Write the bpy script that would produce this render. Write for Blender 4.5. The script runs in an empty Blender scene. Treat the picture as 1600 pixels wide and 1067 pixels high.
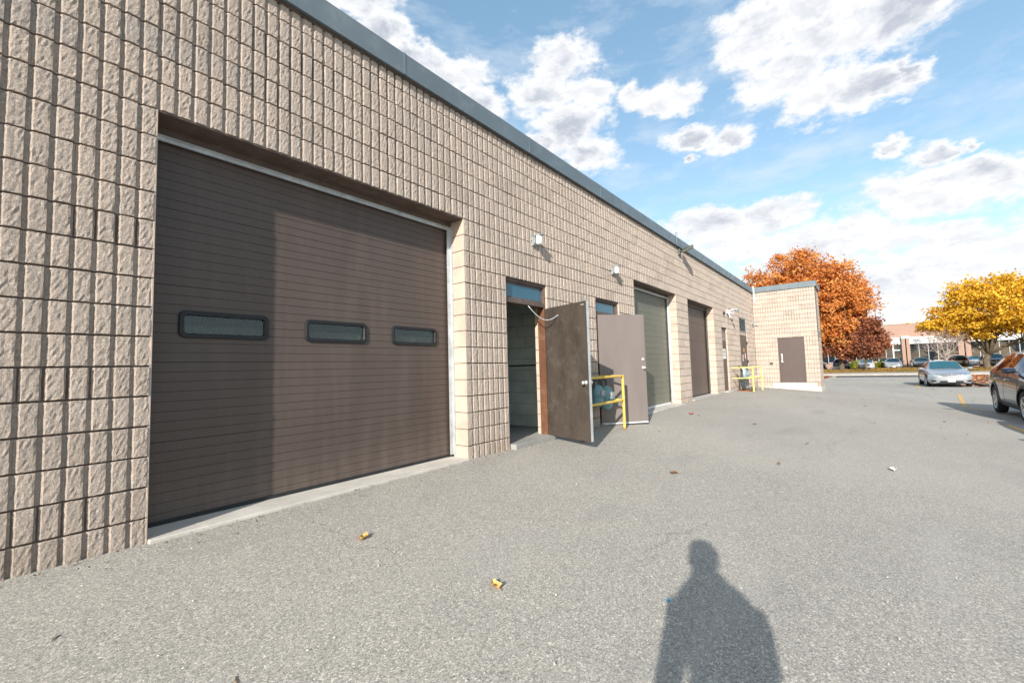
import bpy, bmesh, math, random
import numpy as np
from mathutils import Vector, Matrix
from mathutils.bvhtree import BVHTree
random.seed(7)
RNG = np.random.default_rng(11)
R = math.radians
scene = bpy.context.scene
col = scene.collection

# ------------------------------------------------------------------ camera
cam_data = bpy.data.cameras.new('camera')
cam = bpy.data.objects.new('camera', cam_data)
col.objects.link(cam)
right = Vector((0.62660639, -0.77885046, -0.02750251))
up = Vector((-0.03296496, -0.06174627, 0.99754735))
fwd = Vector((0.77863839, 0.62416292, 0.06436538))
m = Matrix((right, up, -fwd)).transposed().to_4x4()
m.translation = Vector((-0.762, -3.786, 1.128))
cam.matrix_world = m
cam_data.sensor_width = 36.0
cam_data.lens = 36.0 * 673.7 / 1600.0
cam_data.clip_start = 0.05
cam_data.clip_end = 6000.0
scene.camera = cam

# ------------------------------------------------------------------ sun and colour management
SUN_TO = Vector((-3.1, -1.0, 1.43)).normalized()      # towards the sun
SUN_EL = math.asin(SUN_TO.z)
SUN_ROT = math.atan2(SUN_TO.x, SUN_TO.y)
sd = bpy.data.lights.new('sun', 'SUN')
sd.energy = 3.35
sd.angle = R(0.6)
sd.color = (1.0, 0.945, 0.87)
sun = bpy.data.objects.new('sun', sd)
col.objects.link(sun)
sun.rotation_euler = SUN_TO.to_track_quat('Z', 'Y').to_euler()
sun.location = (-20, -10, 20)
vs = scene.view_settings
vs.view_transform = 'Standard'
vs.look = 'None'
vs.gamma = 1.0
vs.use_curve_mapping = False
vs.exposure = 1.18


# ------------------------------------------------------------------ node helper
class NT:
    def __init__(s, tree):
        s.t = tree
        s.n = tree.nodes
        s.l = tree.links

    def new(s, kind, **kw):
        nd = s.n.new(kind)
        for k, v in kw.items():
            setattr(nd, k, v)
        return nd

    def put(s, sock, v):
        if v is None:
            return
        if isinstance(v, bpy.types.NodeSocket):
            s.l.new(v, sock)
        else:
            if isinstance(v, (tuple, list)) and len(v) == 3 and sock.type == 'RGBA':
                v = (*v, 1)
            sock.default_value = v

    def math(s, op, a, b=None, c=None, clamp=False):
        nd = s.new('ShaderNodeMath', operation=op)
        nd.use_clamp = clamp
        s.put(nd.inputs[0], a)
        s.put(nd.inputs[1], b)
        s.put(nd.inputs[2], c)
        return nd.outputs[0]

    def vmath(s, op, a, b=None, out=0):
        nd = s.new('ShaderNodeVectorMath', operation=op)
        s.put(nd.inputs[0], a)
        s.put(nd.inputs[1], b)
        return nd.outputs[out]

    def mix(s, f, a, b, mode='MIX'):
        nd = s.new('ShaderNodeMix', data_type='RGBA', blend_type=mode)
        s.put(nd.inputs[0], f)
        s.put(nd.inputs[6], a)
        s.put(nd.inputs[7], b)
        return nd.outputs[2]

    def noise(s, vec, scale, detail=4, rough=0.55, lac=2.0, color=False):
        nd = s.new('ShaderNodeTexNoise')
        s.put(nd.inputs['Vector'], vec)
        nd.inputs['Scale'].default_value = scale
        nd.inputs['Detail'].default_value = detail
        nd.inputs['Roughness'].default_value = rough
        nd.inputs['Lacunarity'].default_value = lac
        return nd.outputs[1 if color else 0]

    def ramp(s, f, stops, interp='LINEAR'):
        nd = s.new('ShaderNodeValToRGB')
        cr = nd.color_ramp
        cr.interpolation = interp
        while len(cr.elements) < len(stops):
            cr.elements.new(0.5)
        for e, (p, c) in zip(cr.elements, stops):
            e.position = p
            e.color = (*c, 1) if len(c) == 3 else c
        s.put(nd.inputs[0], f)
        return nd.outputs[0]

    def maprange(s, v, a, b, c=0.0, d=1.0, smooth=False):
        nd = s.new('ShaderNodeMapRange')
        if smooth:
            nd.interpolation_type = 'SMOOTHSTEP'
        s.put(nd.inputs[0], v)
        for i, x in enumerate((a, b, c, d)):
            s.put(nd.inputs[i + 1], x)
        return nd.outputs[0]

    def bump(s, h, strength=0.5, dist=0.01, normal=None):
        nd = s.new('ShaderNodeBump')
        nd.inputs['Strength'].default_value = strength
        nd.inputs['Distance'].default_value = dist
        s.put(nd.inputs['Height'], h)
        if normal is not None:
            s.put(nd.inputs['Normal'], normal)
        return nd.outputs[0]


# ------------------------------------------------------------------ world: daylight sky with clouds
world = bpy.data.worlds.new('World')
scene.world = world
world.use_nodes = True
w = NT(world.node_tree)
w.n.clear()
sky = w.new('ShaderNodeTexSky', sky_type='NISHITA')
sky.sun_disc = False
sky.sun_elevation = SUN_EL
sky.sun_rotation = SUN_ROT
sky.altitude = 150
sky.air_density = 1.0
sky.dust_density = 0.6
sky.ozone_density = 1.6
tc = w.new('ShaderNodeTexCoord')
dirv = w.vmath('NORMALIZE', tc.outputs['Generated'])
sep = w.new('ShaderNodeSeparateXYZ')
w.put(sep.inputs[0], dirv)
az = w.math('MULTIPLY', w.math('ARCTAN2', sep.outputs[1], sep.outputs[0]), 180 / math.pi)
el = w.math('MULTIPLY', w.math('ARCSINE', sep.outputs[2]), 180 / math.pi)
cmb = w.new('ShaderNodeCombineXYZ')
w.put(cmb.inputs[0], az)
w.put(cmb.inputs[1], el)
ae = cmb.outputs[0]
# cloud noise lives on the view direction, squashed so that clouds flatten towards the horizon
sq = w.vmath('MULTIPLY', dirv, (1.0, 1.0, 1.9))
warp = w.noise(sq, 7.0, 7, 0.62, color=True)
warp_v = w.vmath('MULTIPLY', w.vmath('SUBTRACT', warp, (0.5, 0.5, 0.5)), (9.5, 6.0, 0.0))
aew = w.vmath('ADD', ae, warp_v)
CLOUDS = [(59.7, 41.5, 5.7, 2.1), (55.8, 39.0, 5.0, 1.9), (50.8, 36.4, 6.1, 1.8), (46.5, 34.8, 5.3, 1.8),
          (43.1, 32.4, 4.0, 1.6), (31.5, 36.1, 4.3, 2.4), (33.4, 33.1, 4.8, 2.2), (27.3, 32.6, 3.8, 1.9),
          (30.9, 29.3, 5.5, 2.4), (27.6, 26.6, 4.6, 2.0), (34.5, 27.8, 3.5, 1.8), (21.9, 31.6, 2.2, 1.5),
          (17.6, 31.1, 3.9, 1.7), (15.2, 26.4, 3.1, 1.2), (10.2, 25.3, 3.2, 1.4),
          (7.2, 34.1, 4.6, 2.8), (0.6, 33.0, 6.0, 4.2), (-5.1, 32.0, 4.2, 3.2), (4.4, 30.1, 5.1, 2.8),
          (1.0, 27.3, 3.4, 2.5), (-4.2, 25.9, 2.7, 1.5), (-6.1, 26.4, 1.4, 1.3), (-1.9, 25.7, 3.4, 1.6),
          (-4.0, 20.2, 1.4, 1.0), (-7.4, 18.8, 1.8, 1.1), (-9.5, 18.8, 0.8, 0.6), (-3.9, 15.9, 2.5, 1.9),
          (-6.7, 16.3, 2.7, 1.9), (-9.9, 15.8, 2.7, 1.9), (-13.5, 15.3, 3.5, 1.9), (-5.7, 14.6, 2.7, 1.4),
          (7.2, 16.6, 3.5, 1.7), (13.3, 16.2, 5.0, 1.9), (10.0, 13.5, 6.0, 2.2), (1.5, 12.7, 6.0, 2.3),
          (-3.1, 11.1, 2.5, 1.6), (4.4, 10.8, 6.0, 2.5), (-8.0, 10.9, 3.8, 1.7), (-12.4, 10.4, 3.6, 1.8),
          (-6.6, 8.3, 6.0, 2.2), (-2.4, 7.1, 7.5, 2.4), (-11.1, 7.1, 4.5, 2.2), (-7.6, 4.6, 6.5, 2.2),
          (10.0, 8.0, 7.0, 2.5), (4.0, 4.0, 9.0, 2.0), (20.0, 12.0, 7.0, 3.0), (15.5, 23.8, 0.9, 0.6)]
best = None
for (a0, e0, ra, re) in CLOUDS:
    d = w.vmath('MULTIPLY', w.vmath('SUBTRACT', aew, (a0, e0, 0)), (1 / ra, 1 / re, 0))
    v = w.vmath('LENGTH', d, out=1)
    best = v if best is None else w.math('MINIMUM', best, v)
placed = w.maprange(best, 1.62, 0.25, 0.0, 1.0)
# the same kind of cloud goes on all round outside the frame
free = w.maprange(w.noise(w.vmath('ADD', sq, (3.1, 1.7, 0.4)), 2.6, 6, 0.55), 0.50, 0.64, 0.0, 1.0)
out_mask = w.math('MAXIMUM',
                  w.maprange(w.math('ABSOLUTE', w.math('SUBTRACT', az, 20.0)), 42.0, 58.0, 0, 1, True),
                  w.maprange(el, 44.0, 54.0, 0, 1, True))
cover = w.math('MAXIMUM', placed, w.math('MULTIPLY', free, out_mask))
fine = w.noise(sq, 20.0, 8, 0.66)
fine_up = w.noise(w.vmath('ADD', sq, (-0.010, -0.004, 0.022)), 20.0, 8, 0.66)
dens = w.math('ADD', cover, w.math('MULTIPLY', w.math('SUBTRACT', fine, 0.5), 1.35))
alpha = w.maprange(dens, 0.20, 0.66, 0.0, 1.0, True)
relief = w.maprange(w.math('SUBTRACT', fine, fine_up), -0.09, 0.09, -0.5, 0.5)
core = w.maprange(dens, 0.60, 1.00, 0.0, 1.0, True)
big = w.noise(w.vmath('ADD', sq, (0, 0, 0.04)), 5.5, 5, 0.5)
bright = w.math('ADD', w.math('SUBTRACT', 1.0, w.math('MULTIPLY', core, w.maprange(big, 0.40, 0.60, 0.0, 0.9))),
                w.math('MULTIPLY', relief, 0.42), clamp=True)
CL = 1.0
cloud_col = w.mix(bright, (0.255 * CL, 0.275 * CL, 0.315 * CL), (0.455 * CL, 0.46 * CL, 0.47 * CL))
# thin high haze streaks
st = w.vmath('MULTIPLY', dirv, (1.0, 3.2, 9.0))
cir = w.maprange(w.noise(st, 2.6, 8, 0.62), 0.47, 0.78, 0.0, 0.55)
hor = w.maprange(el, 14.0, 0.0, 0.0, 0.35, True)
sky_c = w.vmath('MULTIPLY', sky.outputs[0], (0.120, 0.112, 0.098))
sky_c = w.mix(0.25, sky_c, (0.15, 0.32, 0.47))
sky1 = w.mix(cir, sky_c, (0.39, 0.42, 0.455))
sky2 = w.mix(hor, sky1, (0.40, 0.425, 0.46))
allc = w.mix(alpha, sky2, cloud_col)
below = w.maprange(el, -2.0, 0.0, 0.0, 1.0)
allc = w.mix(below, (0.10, 0.095, 0.085), allc)
bg = w.new('ShaderNodeBackground')
w.put(bg.inputs[0], allc)
bg.inputs[1].default_value = 1.0
wo = w.new('ShaderNodeOutputWorld')
w.l.new(bg.outputs[0], wo.inputs[0])
world.cycles.sampling_method = 'MANUAL'
world.cycles.sample_map_resolution = 512


# ------------------------------------------------------------------ materials
def mat(name, color=(0.5, 0.5, 0.5), rough=0.8, metal=0.0, spec=0.5, build=None, coat=0.0, trans=0.0, ior=1.45):
    mm = bpy.data.materials.new(name)
    mm.use_nodes = True
    t = NT(mm.node_tree)
    b = t.n['Principled BSDF']
    b.inputs['Base Color'].default_value = (*color, 1)
    b.inputs['Roughness'].default_value = rough
    b.inputs['Metallic'].default_value = metal
    b.inputs['Specular IOR Level'].default_value = spec
    b.inputs['IOR'].default_value = ior
    b.inputs['Coat Weight'].default_value = coat
    b.inputs['Transmission Weight'].default_value = trans
    if build:
        geo = t.new('ShaderNodeNewGeometry')
        build(t, b, geo)
    return mm


def varied(name, color, rough=0.75, amt=0.25, scale=6.0, bump=0.2, bscale=60, bdist=0.003, metal=0.0, dirt=None, coat=0.0, spec=0.5, island=0.0):
    """base colour with mottling, fine bump and a roughness change; colours stay those of the thing"""
    def bld(t, b, geo):
        P = geo.outputs['Position']
        n1 = t.noise(P, scale, 5, 0.6)
        lo = tuple(c * (1 - amt) for c in color)
        hi = tuple(min(1, c * (1 + amt)) for c in color)
        c = t.mix(t.maprange(n1, 0.3, 0.7), lo, hi)
        if dirt:
            c = t.mix(t.maprange(t.noise(P, scale * 2.7, 6, 0.7), 0.52, 0.74, 0, 0.7), c, dirt)
        if island:
            oi = t.new('ShaderNodeObjectInfo')
            rr = t.math('FRACT', t.math('ADD', oi.outputs['Random'], geo.outputs['Random Per Island']))
            c = t.mix(1.0, c, t.ramp(rr, [(0, (1 - island,) * 3), (1, (1 + island,) * 3)]), 'MULTIPLY')
        t.put(b.inputs['Base Color'], c)
        t.put(b.inputs['Roughness'], t.maprange(t.noise(P, scale * 3, 4), 0.3, 0.7, max(0.03, rough - 0.1), min(1, rough + 0.1)))
        t.put(b.inputs['Normal'], t.bump(t.noise(P, bscale, 5, 0.6), bump, bdist))
    return mat(name, color, rough, metal, spec, bld, coat)


def split_face(t, b, geo):
    P = geo.outputs['Position']
    oi = t.new('ShaderNodeObjectInfo')
    rnd = t.math('FRACT', t.math('ADD', oi.outputs['Random'], geo.outputs['Random Per Island']))
    base = t.ramp(rnd, [(0.0, (0.395, 0.318, 0.262)), (0.15, (0.445, 0.364, 0.305)), (0.5, (0.475, 0.392, 0.332)), (0.85, (0.50, 0.405, 0.333)), (1.0, (0.40, 0.338, 0.295))])
    big = t.noise(P, 1.3, 5, 0.6)
    base = t.mix(t.maprange(big, 0.35, 0.7, 0.0, 0.30), base, (0.49, 0.408, 0.347))
    # crushed aggregate: dark and green-grey stones and pale fines
    fl = t.noise(P, 66.0, 5, 0.8)
    base = t.mix(t.maprange(fl, 0.565, 0.635, 0.0, 0.85), base, (0.17, 0.155, 0.135))
    g = t.noise(t.vmath('ADD', P, (5, 3, 1)), 38.0, 4, 0.6)
    base = t.mix(t.maprange(g, 0.54, 0.66, 0.0, 0.40), base, (0.27, 0.275, 0.245))
    base = t.mix(t.maprange(fl, 0.45, 0.36, 0.0, 0.6), base, (0.74, 0.66, 0.57))
    run = t.noise(t.vmath('MULTIPLY', P, (5.0, 5.0, 0.35)), 1.0, 5, 0.6)
    base = t.mix(t.math('MULTIPLY', t.maprange(run, 0.54, 0.70, 0.0, 0.42), t.maprange(big, 0.42, 0.58)), base, (0.33, 0.285, 0.24))
    # soil splash and efflorescence close to the ground
    sp = t.new('ShaderNodeSeparateXYZ')
    t.put(sp.inputs[0], P)
    low = t.math('MULTIPLY', t.maprange(sp.outputs[2], 0.45, 0.0, 0, 1, True), t.maprange(t.noise(P, 3.3, 5, 0.65), 0.4, 0.62, 0, 0.6))
    base = t.mix(low, base, (0.30, 0.235, 0.17))
    t.put(b.inputs['Base Color'], base)
    h = t.math('ADD', t.noise(P, 78.0, 5, 0.72), t.math('MULTIPLY', fl, -0.6))
    t.put(b.inputs['Normal'], t.bump(h, 0.9, 0.018))


def asphalt_bld(t, b, geo):
    P = geo.outputs['Position']
    big = t.noise(P, 0.22, 6, 0.62)
    mid = t.noise(P, 1.7, 5, 0.6)
    c = t.mix(t.maprange(big, 0.35, 0.66), (0.315, 0.300, 0.274), (0.380, 0.358, 0.320))
    c = t.mix(t.maprange(mid, 0.40, 0.7, 0, 0.35), c, (0.39, 0.36, 0.32))
    # stones: voronoi cells of two sizes
    for sc, amt in ((130.0, 0.62), (290.0, 0.5)):
        vo = t.new('ShaderNodeTexVoronoi')
        t.put(vo.inputs['Vector'], P)
        vo.inputs['Scale'].default_value = sc
        sepc = t.new('ShaderNodeSeparateColor')
        t.put(sepc.inputs[0], vo.outputs['Color'])
        tone = t.ramp(sepc.outputs[0], [(0.0, (0.40,) * 3), (0.3, (0.80, 0.80, 0.79)), (0.75, (1.12, 1.10, 1.07)), (0.93, (1.45, 1.42, 1.38)), (1.0, (2.15, 2.1, 2.0))])
        c = t.mix(amt, c, t.mix(1.0, c, tone, 'MULTIPLY'))
    seal = t.new('ShaderNodeTexVoronoi')
    t.put(seal.inputs['Vector'], t.vmath('ADD', t.vmath('MULTIPLY', P, (0.10, 0.16, 0)), t.vmath('MULTIPLY', t.noise(P, 0.7, 4, color=True), (0.12, 0.12, 0))))
    seal.inputs['Scale'].default_value = 1.0
    sc_ = t.new('ShaderNodeSeparateColor')
    t.put(sc_.inputs[0], seal.outputs['Color'])
    c = t.mix(t.maprange(sc_.outputs[1], 0.0, 1.0, 0.0, 0.22), c, (0.40, 0.365, 0.325))
    # darker tyre-polished bands, old oil spots
    oil = t.noise(t.vmath('MULTIPLY', P, (0.55, 1.6, 1.0)), 0.8, 4, 0.5)
    c = t.mix(t.maprange(oil, 0.60, 0.76, 0, 0.35), c, (0.185, 0.18, 0.17))
    pale = t.noise(t.vmath('ADD', t.vmath('MULTIPLY', P, (0.35, 1.5, 1)), (9, 4, 0)), 1.1, 6, 0.62)
    c = t.mix(t.maprange(pale, 0.56, 0.72, 0, 0.30), c, (0.42, 0.395, 0.36))
    # cracks
    vc = t.new('ShaderNodeTexVoronoi', feature='DISTANCE_TO_EDGE')
    wv = t.vmath('ADD', t.vmath('MULTIPLY', P, (0.22, 0.33, 0.3)), t.vmath('MULTIPLY', t.noise(P, 1.2, 5, 0.6, color=True), (0.35, 0.35, 0)))
    t.put(vc.inputs['Vector'], wv)
    vc.inputs['Scale'].default_value = 0.55
    crack = t.math('MULTIPLY', t.maprange(vc.outputs['Distance'], 0.0020, 0.0, 0, 1), t.maprange(t.noise(P, 0.5, 3), 0.45, 0.58, 0, 1))
    c = t.mix(t.math('MULTIPLY', crack, 0.35), c, (0.07, 0.065, 0.06))
    t.put(b.inputs['Base Color'], c)
    h = t.math('ADD', t.noise(P, 150.0, 4, 0.7), t.math('MULTIPLY', t.noise(P, 8.0, 3), 0.4))
    h = t.math('SUBTRACT', h, t.math('MULTIPLY', crack, 0.5))
    t.put(b.inputs['Normal'], t.bump(h, 0.6, 0.005))


def leaf_mat(name, stops, trans=0.35):
    mm = bpy.data.materials.new(name)
    mm.use_nodes = True
    t = NT(mm.node_tree)
    b = t.n['Principled BSDF']
    out = t.n['Material Output']
    geo = t.new('ShaderNodeNewGeometry')
    big = t.noise(geo.outputs['Position'], 0.55, 3, 0.5)
    f = t.math('ADD', t.math('MULTIPLY', geo.outputs['Random Per Island'], 0.62), t.maprange(big, 0.3, 0.7, 0.0, 0.38))
    c = t.ramp(f, stops)
    t.put(b.inputs['Base Color'], c)
    b.inputs['Roughness'].default_value = 0.6
    tr = t.new('ShaderNodeBsdfTranslucent')
    t.put(tr.inputs[0], c)
    ms = t.new('ShaderNodeMixShader')
    ms.inputs[0].default_value = trans
    t.l.new(b.outputs[0], ms.inputs[1])
    t.l.new(tr.outputs[0], ms.inputs[2])
    t.l.new(ms.outputs[0], out.inputs[0])
    return mm


def door_bld(base, dust, bscale=140, vert=1.0):
    def bld(t, b, geo):
        P = geo.outputs['Position']
        n = t.noise(t.vmath('MULTIPLY', P, (1.0, 1.0, 0.35)), 1.6, 5, 0.6)
        c = t.mix(t.maprange(n, 0.3, 0.7), tuple(x * 0.90 for x in base), tuple(x * 1.12 for x in base))
        n2 = t.noise(t.vmath('MULTIPLY', P, (vert * 7, vert * 7, 0.7)), 1.0, 6, 0.65)
        c = t.mix(t.maprange(n2, 0.48, 0.75, 0, 0.30), c, dust)
        sz = t.new('ShaderNodeSeparateXYZ')
        t.put(sz.inputs[0], P)
        c = t.mix(t.math('MULTIPLY', t.maprange(sz.outputs[2], 0.55, 0.05, 0, 1, True), t.maprange(n2, 0.35, 0.6, 0.1, 0.55)), c, dust)
        sp = t.noise(P, 22.0, 3, 0.5)
        c = t.mix(t.maprange(sp, 0.74, 0.78, 0, 0.5), c, dust)
        t.put(b.inputs['Base Color'], c)
        t.put(b.inputs['Roughness'], t.maprange(n2, 0.3, 0.7, 0.40, 0.56))
        t.put(b.inputs['Normal'], t.bump(t.noise(P, bscale, 3, 0.5), 0.22, 0.0022))
    return bld


def scuffed(base, dust):
    def bld(t, b, geo):
        P = geo.outputs['Position']
        v = t.noise(t.vmath('MULTIPLY', P, (3.5, 3.5, 1.5)), 1.0, 6, 0.68)
        c = t.mix(t.maprange(v, 0.35, 0.68), tuple(x * 0.8 for x in base), tuple(x * 1.2 for x in base))
        c = t.mix(t.maprange(t.noise(P, 5.5, 7, 0.75), 0.52, 0.72, 0, 0.45), c, dust)
        for k, s in enumerate(((3, 3, 70), (60, 60, 5), (22, 22, 30))):
            sc = t.noise(t.vmath('ADD', t.vmath('MULTIPLY', P, s), (k, k * 2, k)), 0.9, 3, 0.5)
            c = t.mix(t.maprange(sc, 0.70, 0.76, 0, 0.45), c, dust)
        t.put(b.inputs['Base Color'], c)
        t.put(b.inputs['Roughness'], t.maprange(v, 0.3, 0.7, 0.42, 0.68))
        t.put(b.inputs['Normal'], t.bump(t.noise(P, 40, 4, 0.6), 0.25, 0.003))
    return bld


def concrete_bld(base, stain=(0.25, 0.2, 0.15), amt=0.4):
    def bld(t, b, geo):
        P = geo.outputs['Position']
        c = t.mix(t.maprange(t.noise(P, 2.5, 6, 0.65), 0.35, 0.65), tuple(x * 0.85 for x in base), tuple(min(1, x * 1.12) for x in base))
        c = t.mix(t.maprange(t.noise(P, 9, 6, 0.7), 0.55, 0.75, 0, amt), c, stain)
        c = t.mix(t.maprange(t.noise(P, 130, 3, 0.6), 0.58, 0.7, 0, 0.4), c, tuple(x * 0.6 for x in base))
        t.put(b.inputs['Base Color'], c)
        t.put(b.inputs['Normal'], t.bump(t.noise(P, 60, 6, 0.65), 0.4, 0.006))
    return bld


M = {}
M['block'] = mat('split_face_block', rough=0.93, spec=0.25, build=split_face)
M['mortar'] = varied('mortar', (0.095, 0.070, 0.055), 0.95, 0.2, 9, 0.4, 80, 0.004)  # colour darkened to carry the shadow in the recessed joints
M['smooth_block'] = mat('smooth_jamb_block', rough=0.88, spec=0.3, build=concrete_bld((0.50, 0.395, 0.32), (0.36, 0.20, 0.12), 0.22))
M['asphalt'] = mat('asphalt', rough=0.93, spec=0.25, build=asphalt_bld)
M['road'] = varied('road_asphalt', (0.10, 0.10, 0.105), 0.9, 0.2, 1.2, 0.4, 60)
M['concrete'] = mat('concrete', rough=0.9, spec=0.3, build=concrete_bld((0.43, 0.41, 0.375)))
M['white_concrete'] = mat('white_concrete', rough=0.9, spec=0.3, build=concrete_bld((0.52, 0.485, 0.43), (0.34, 0.30, 0.25), 0.4))
M['kerb'] = mat('kerb_concrete', rough=0.9, spec=0.3, build=concrete_bld((0.42, 0.40, 0.36), (0.28, 0.25, 0.21), 0.3))
M['coping'] = varied('coping_metal', (0.120, 0.152, 0.172), 0.42, 0.10, 1.4, 0.08, 25, 0.003, metal=0.0, dirt=(0.20, 0.225, 0.24))
M['dark_brown_door'] = mat('dark_brown_sectional', rough=0.42, spec=0.5, build=door_bld((0.082, 0.060, 0.050), (0.155, 0.12, 0.10)))
M['olive_reflection_door'] = mat('olive_reflection_sectional', rough=0.42, spec=0.5, build=door_bld((0.135, 0.135, 0.105), (0.24, 0.235, 0.19)))  # olive tint of a reflection put into the door colour
M['brown_door'] = mat('brown_sectional', rough=0.42, spec=0.5, build=door_bld((0.090, 0.063, 0.053), (0.18, 0.145, 0.13)))
M['brown_paint'] = varied('brown_paint', (0.105, 0.075, 0.062), 0.55, 0.18, 4, 0.15, 50, dirt=(0.19, 0.15, 0.125))
M['scuffed_leaf'] = mat('scuffed_brown_door', rough=0.55, build=scuffed((0.060, 0.047, 0.038), (0.15, 0.13, 0.11)))
M['taupe_leaf'] = mat('taupe_door', rough=0.5, build=door_bld((0.165, 0.138, 0.127), (0.20, 0.175, 0.16), 30))
M['wing_leaf'] = mat('wing_door', rough=0.5, build=door_bld((0.085, 0.062, 0.055), (0.11, 0.085, 0.075), 30))
M['rust_frame'] = mat('rusty_frame', rough=0.8, build=scuffed((0.125, 0.055, 0.028), (0.24, 0.17, 0.12)))
M['rust'] = varied('rust', (0.27, 0.105, 0.045), 0.9, 0.4, 12, 0.4, 60, dirt=(0.10, 0.06, 0.04))
M['galv'] = varied('galvanised_steel', (0.52, 0.54, 0.55), 0.42, 0.18, 9, 0.1, 50, metal=0.55)
M['steel'] = mat('brushed_steel', (0.74, 0.73, 0.70), 0.36, 0.8)
M['white_metal'] = varied('white_metal', (0.72, 0.73, 0.74), 0.45, 0.08, 8, 0.1, 40)
M['black_rubber'] = varied('black_rubber', (0.018, 0.019, 0.021), 0.6, 0.2, 10, 0.2, 60)
M['black_plastic'] = varied('black_plastic', (0.010, 0.011, 0.013), 0.5, 0.2, 10, 0.15, 70)
M['glass'] = mat('window_glass', (0.9, 0.95, 0.97), 0.03, 0.0, 0.5, None, 0, 1.0, 1.45)
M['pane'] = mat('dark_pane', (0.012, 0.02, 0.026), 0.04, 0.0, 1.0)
M['transom_pane'] = mat('transom_pane', (0.02, 0.085, 0.13), 0.05, 0.0, 1.0)  # blue sky reflection put into the pane's base colour
M['shade_sheet'] = varied('painted_interior_shade', (0.02, 0.024, 0.02), 0.8, 0.3, 14)  # near-black sheet painted as the dark interior behind the pane
M['corrugated'] = varied('ribbed_insulation', (0.085, 0.095, 0.07), 0.7, 0.3, 14, 0.1, 40)
M['inner_paint'] = mat('painted_inner_block', rough=0.75, build=concrete_bld((0.58, 0.66, 0.60), (0.40, 0.43, 0.37), 0.25))
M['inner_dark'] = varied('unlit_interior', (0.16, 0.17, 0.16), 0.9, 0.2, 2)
M['inner_floor'] = mat('inner_floor', rough=0.8, build=concrete_bld((0.30, 0.30, 0.28)))
M['yellow'] = varied('yellow_paint', (0.66, 0.45, 0.09), 0.6, 0.2, 14, 0.3, 60, dirt=(0.40, 0.24, 0.09))
M['pale_yellow'] = varied('faded_yellow_paint', (0.78, 0.66, 0.18), 0.55, 0.12, 8, 0.2, 60, dirt=(0.5, 0.3, 0.08))
M['line'] = mat('faded_line_paint', rough=0.9, build=lambda t, b, geo: t.put(b.inputs['Base Color'], t.mix(t.maprange(t.noise(geo.outputs['Position'], 14, 6, 0.7), 0.50, 0.66), (0.60, 0.37, 0.12), (0.25, 0.215, 0.17))))
M['meter_blue'] = varied('meter_paint', (0.13, 0.255, 0.28), 0.5, 0.2, 18, 0.2, 60, dirt=(0.35, 0.38, 0.36))
M['meter_grey'] = varied('grey_pipe', (0.30, 0.33, 0.34), 0.5, 0.25, 18, 0.2, 60)
M['pipe_dark'] = varied('dark_pipe', (0.06, 0.075, 0.075), 0.6, 0.3, 18, 0.2, 60)
M['lamp_grey'] = varied('lamp_housing', (0.24, 0.27, 0.27), 0.5, 0.15, 20, 0.1, 60)
M['lamp_lens'] = mat('lamp_lens', (0.85, 0.86, 0.85), 0.25, 0, 0.5)
M['bronze'] = varied('bronze_fitting', (0.085, 0.09, 0.075), 0.5, 0.2, 20)
M['paper'] = mat('paper', (0.75, 0.75, 0.73), 0.8)
M['label_red'] = mat('label_red', (0.6, 0.10, 0.05), 0.6)
M['label_orange'] = mat('label_orange', (0.75, 0.30, 0.04), 0.6)
M['print'] = mat('print', (0.05, 0.05, 0.06), 0.6)
M['roofing'] = varied('roofing', (0.2, 0.2, 0.2), 0.9)
M['soil'] = varied('soil', (0.13, 0.10, 0.07), 0.95, 0.3, 3)
M['far_ground'] = varied('far_ground', (0.13, 0.12, 0.085), 0.95, 0.3, 0.05)
M['bark'] = varied('bark', (0.105, 0.080, 0.050), 0.95, 0.35, 3, 0.8, 12, 0.05)
M['pale_bark'] = varied('pale_bark', (0.44, 0.36, 0.32), 0.9, 0.2, 3)
M['brick'] = None


def grass_bld(t, b, geo):
    P = geo.outputs['Position']
    c = t.mix(t.maprange(t.noise(P, 0.5, 6, 0.65), 0.4, 0.62), (0.155, 0.135, 0.035), (0.26, 0.17, 0.055))
    c = t.mix(t.maprange(t.noise(P, 6, 6, 0.7), 0.50, 0.66, 0, 0.8), c, (0.34, 0.17, 0.05))
    c = t.mix(t.maprange(t.noise(P, 9, 5, 0.7), 0.56, 0.7, 0, 0.6), c, (0.07, 0.09, 0.02))
    t.put(b.inputs['Base Color'], c)
    t.put(b.inputs['Normal'], t.bump(t.noise(P, 20, 5, 0.7), 0.8, 0.05))


M['grass'] = mat('autumn_grass', rough=0.95, spec=0.1, build=grass_bld)


def brick_bld(t, b, geo):
    P = geo.outputs['Position']
    sp = t.new('ShaderNodeSeparateXYZ')
    t.put(sp.inputs[0], P)
    cb = t.new('ShaderNodeCombineXYZ')
    t.put(cb.inputs[0], sp.outputs[1])
    t.put(cb.inputs[1], sp.outputs[2])
    br = t.new('ShaderNodeTexBrick')
    t.put(br.inputs['Vector'], cb.outputs[0])
    br.inputs['Scale'].default_value = 1.0
    br.inputs['Brick Width'].default_value = 0.21
    br.inputs['Row Height'].default_value = 0.075
    br.inputs['Mortar Size'].default_value = 0.01
    br.inputs['Color1'].default_value = (0.27, 0.145, 0.105, 1)
    br.inputs['Color2'].default_value = (0.33, 0.19, 0.14, 1)
    br.inputs['Mortar'].default_value = (0.45, 0.36, 0.29, 1)
    t.put(b.inputs['Base Color'], t.mix(t.maprange(t.noise(P, 1.0, 5), 0.35, 0.65, 0, 0.3), br.outputs[0], (0.36, 0.22, 0.165)))


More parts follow.
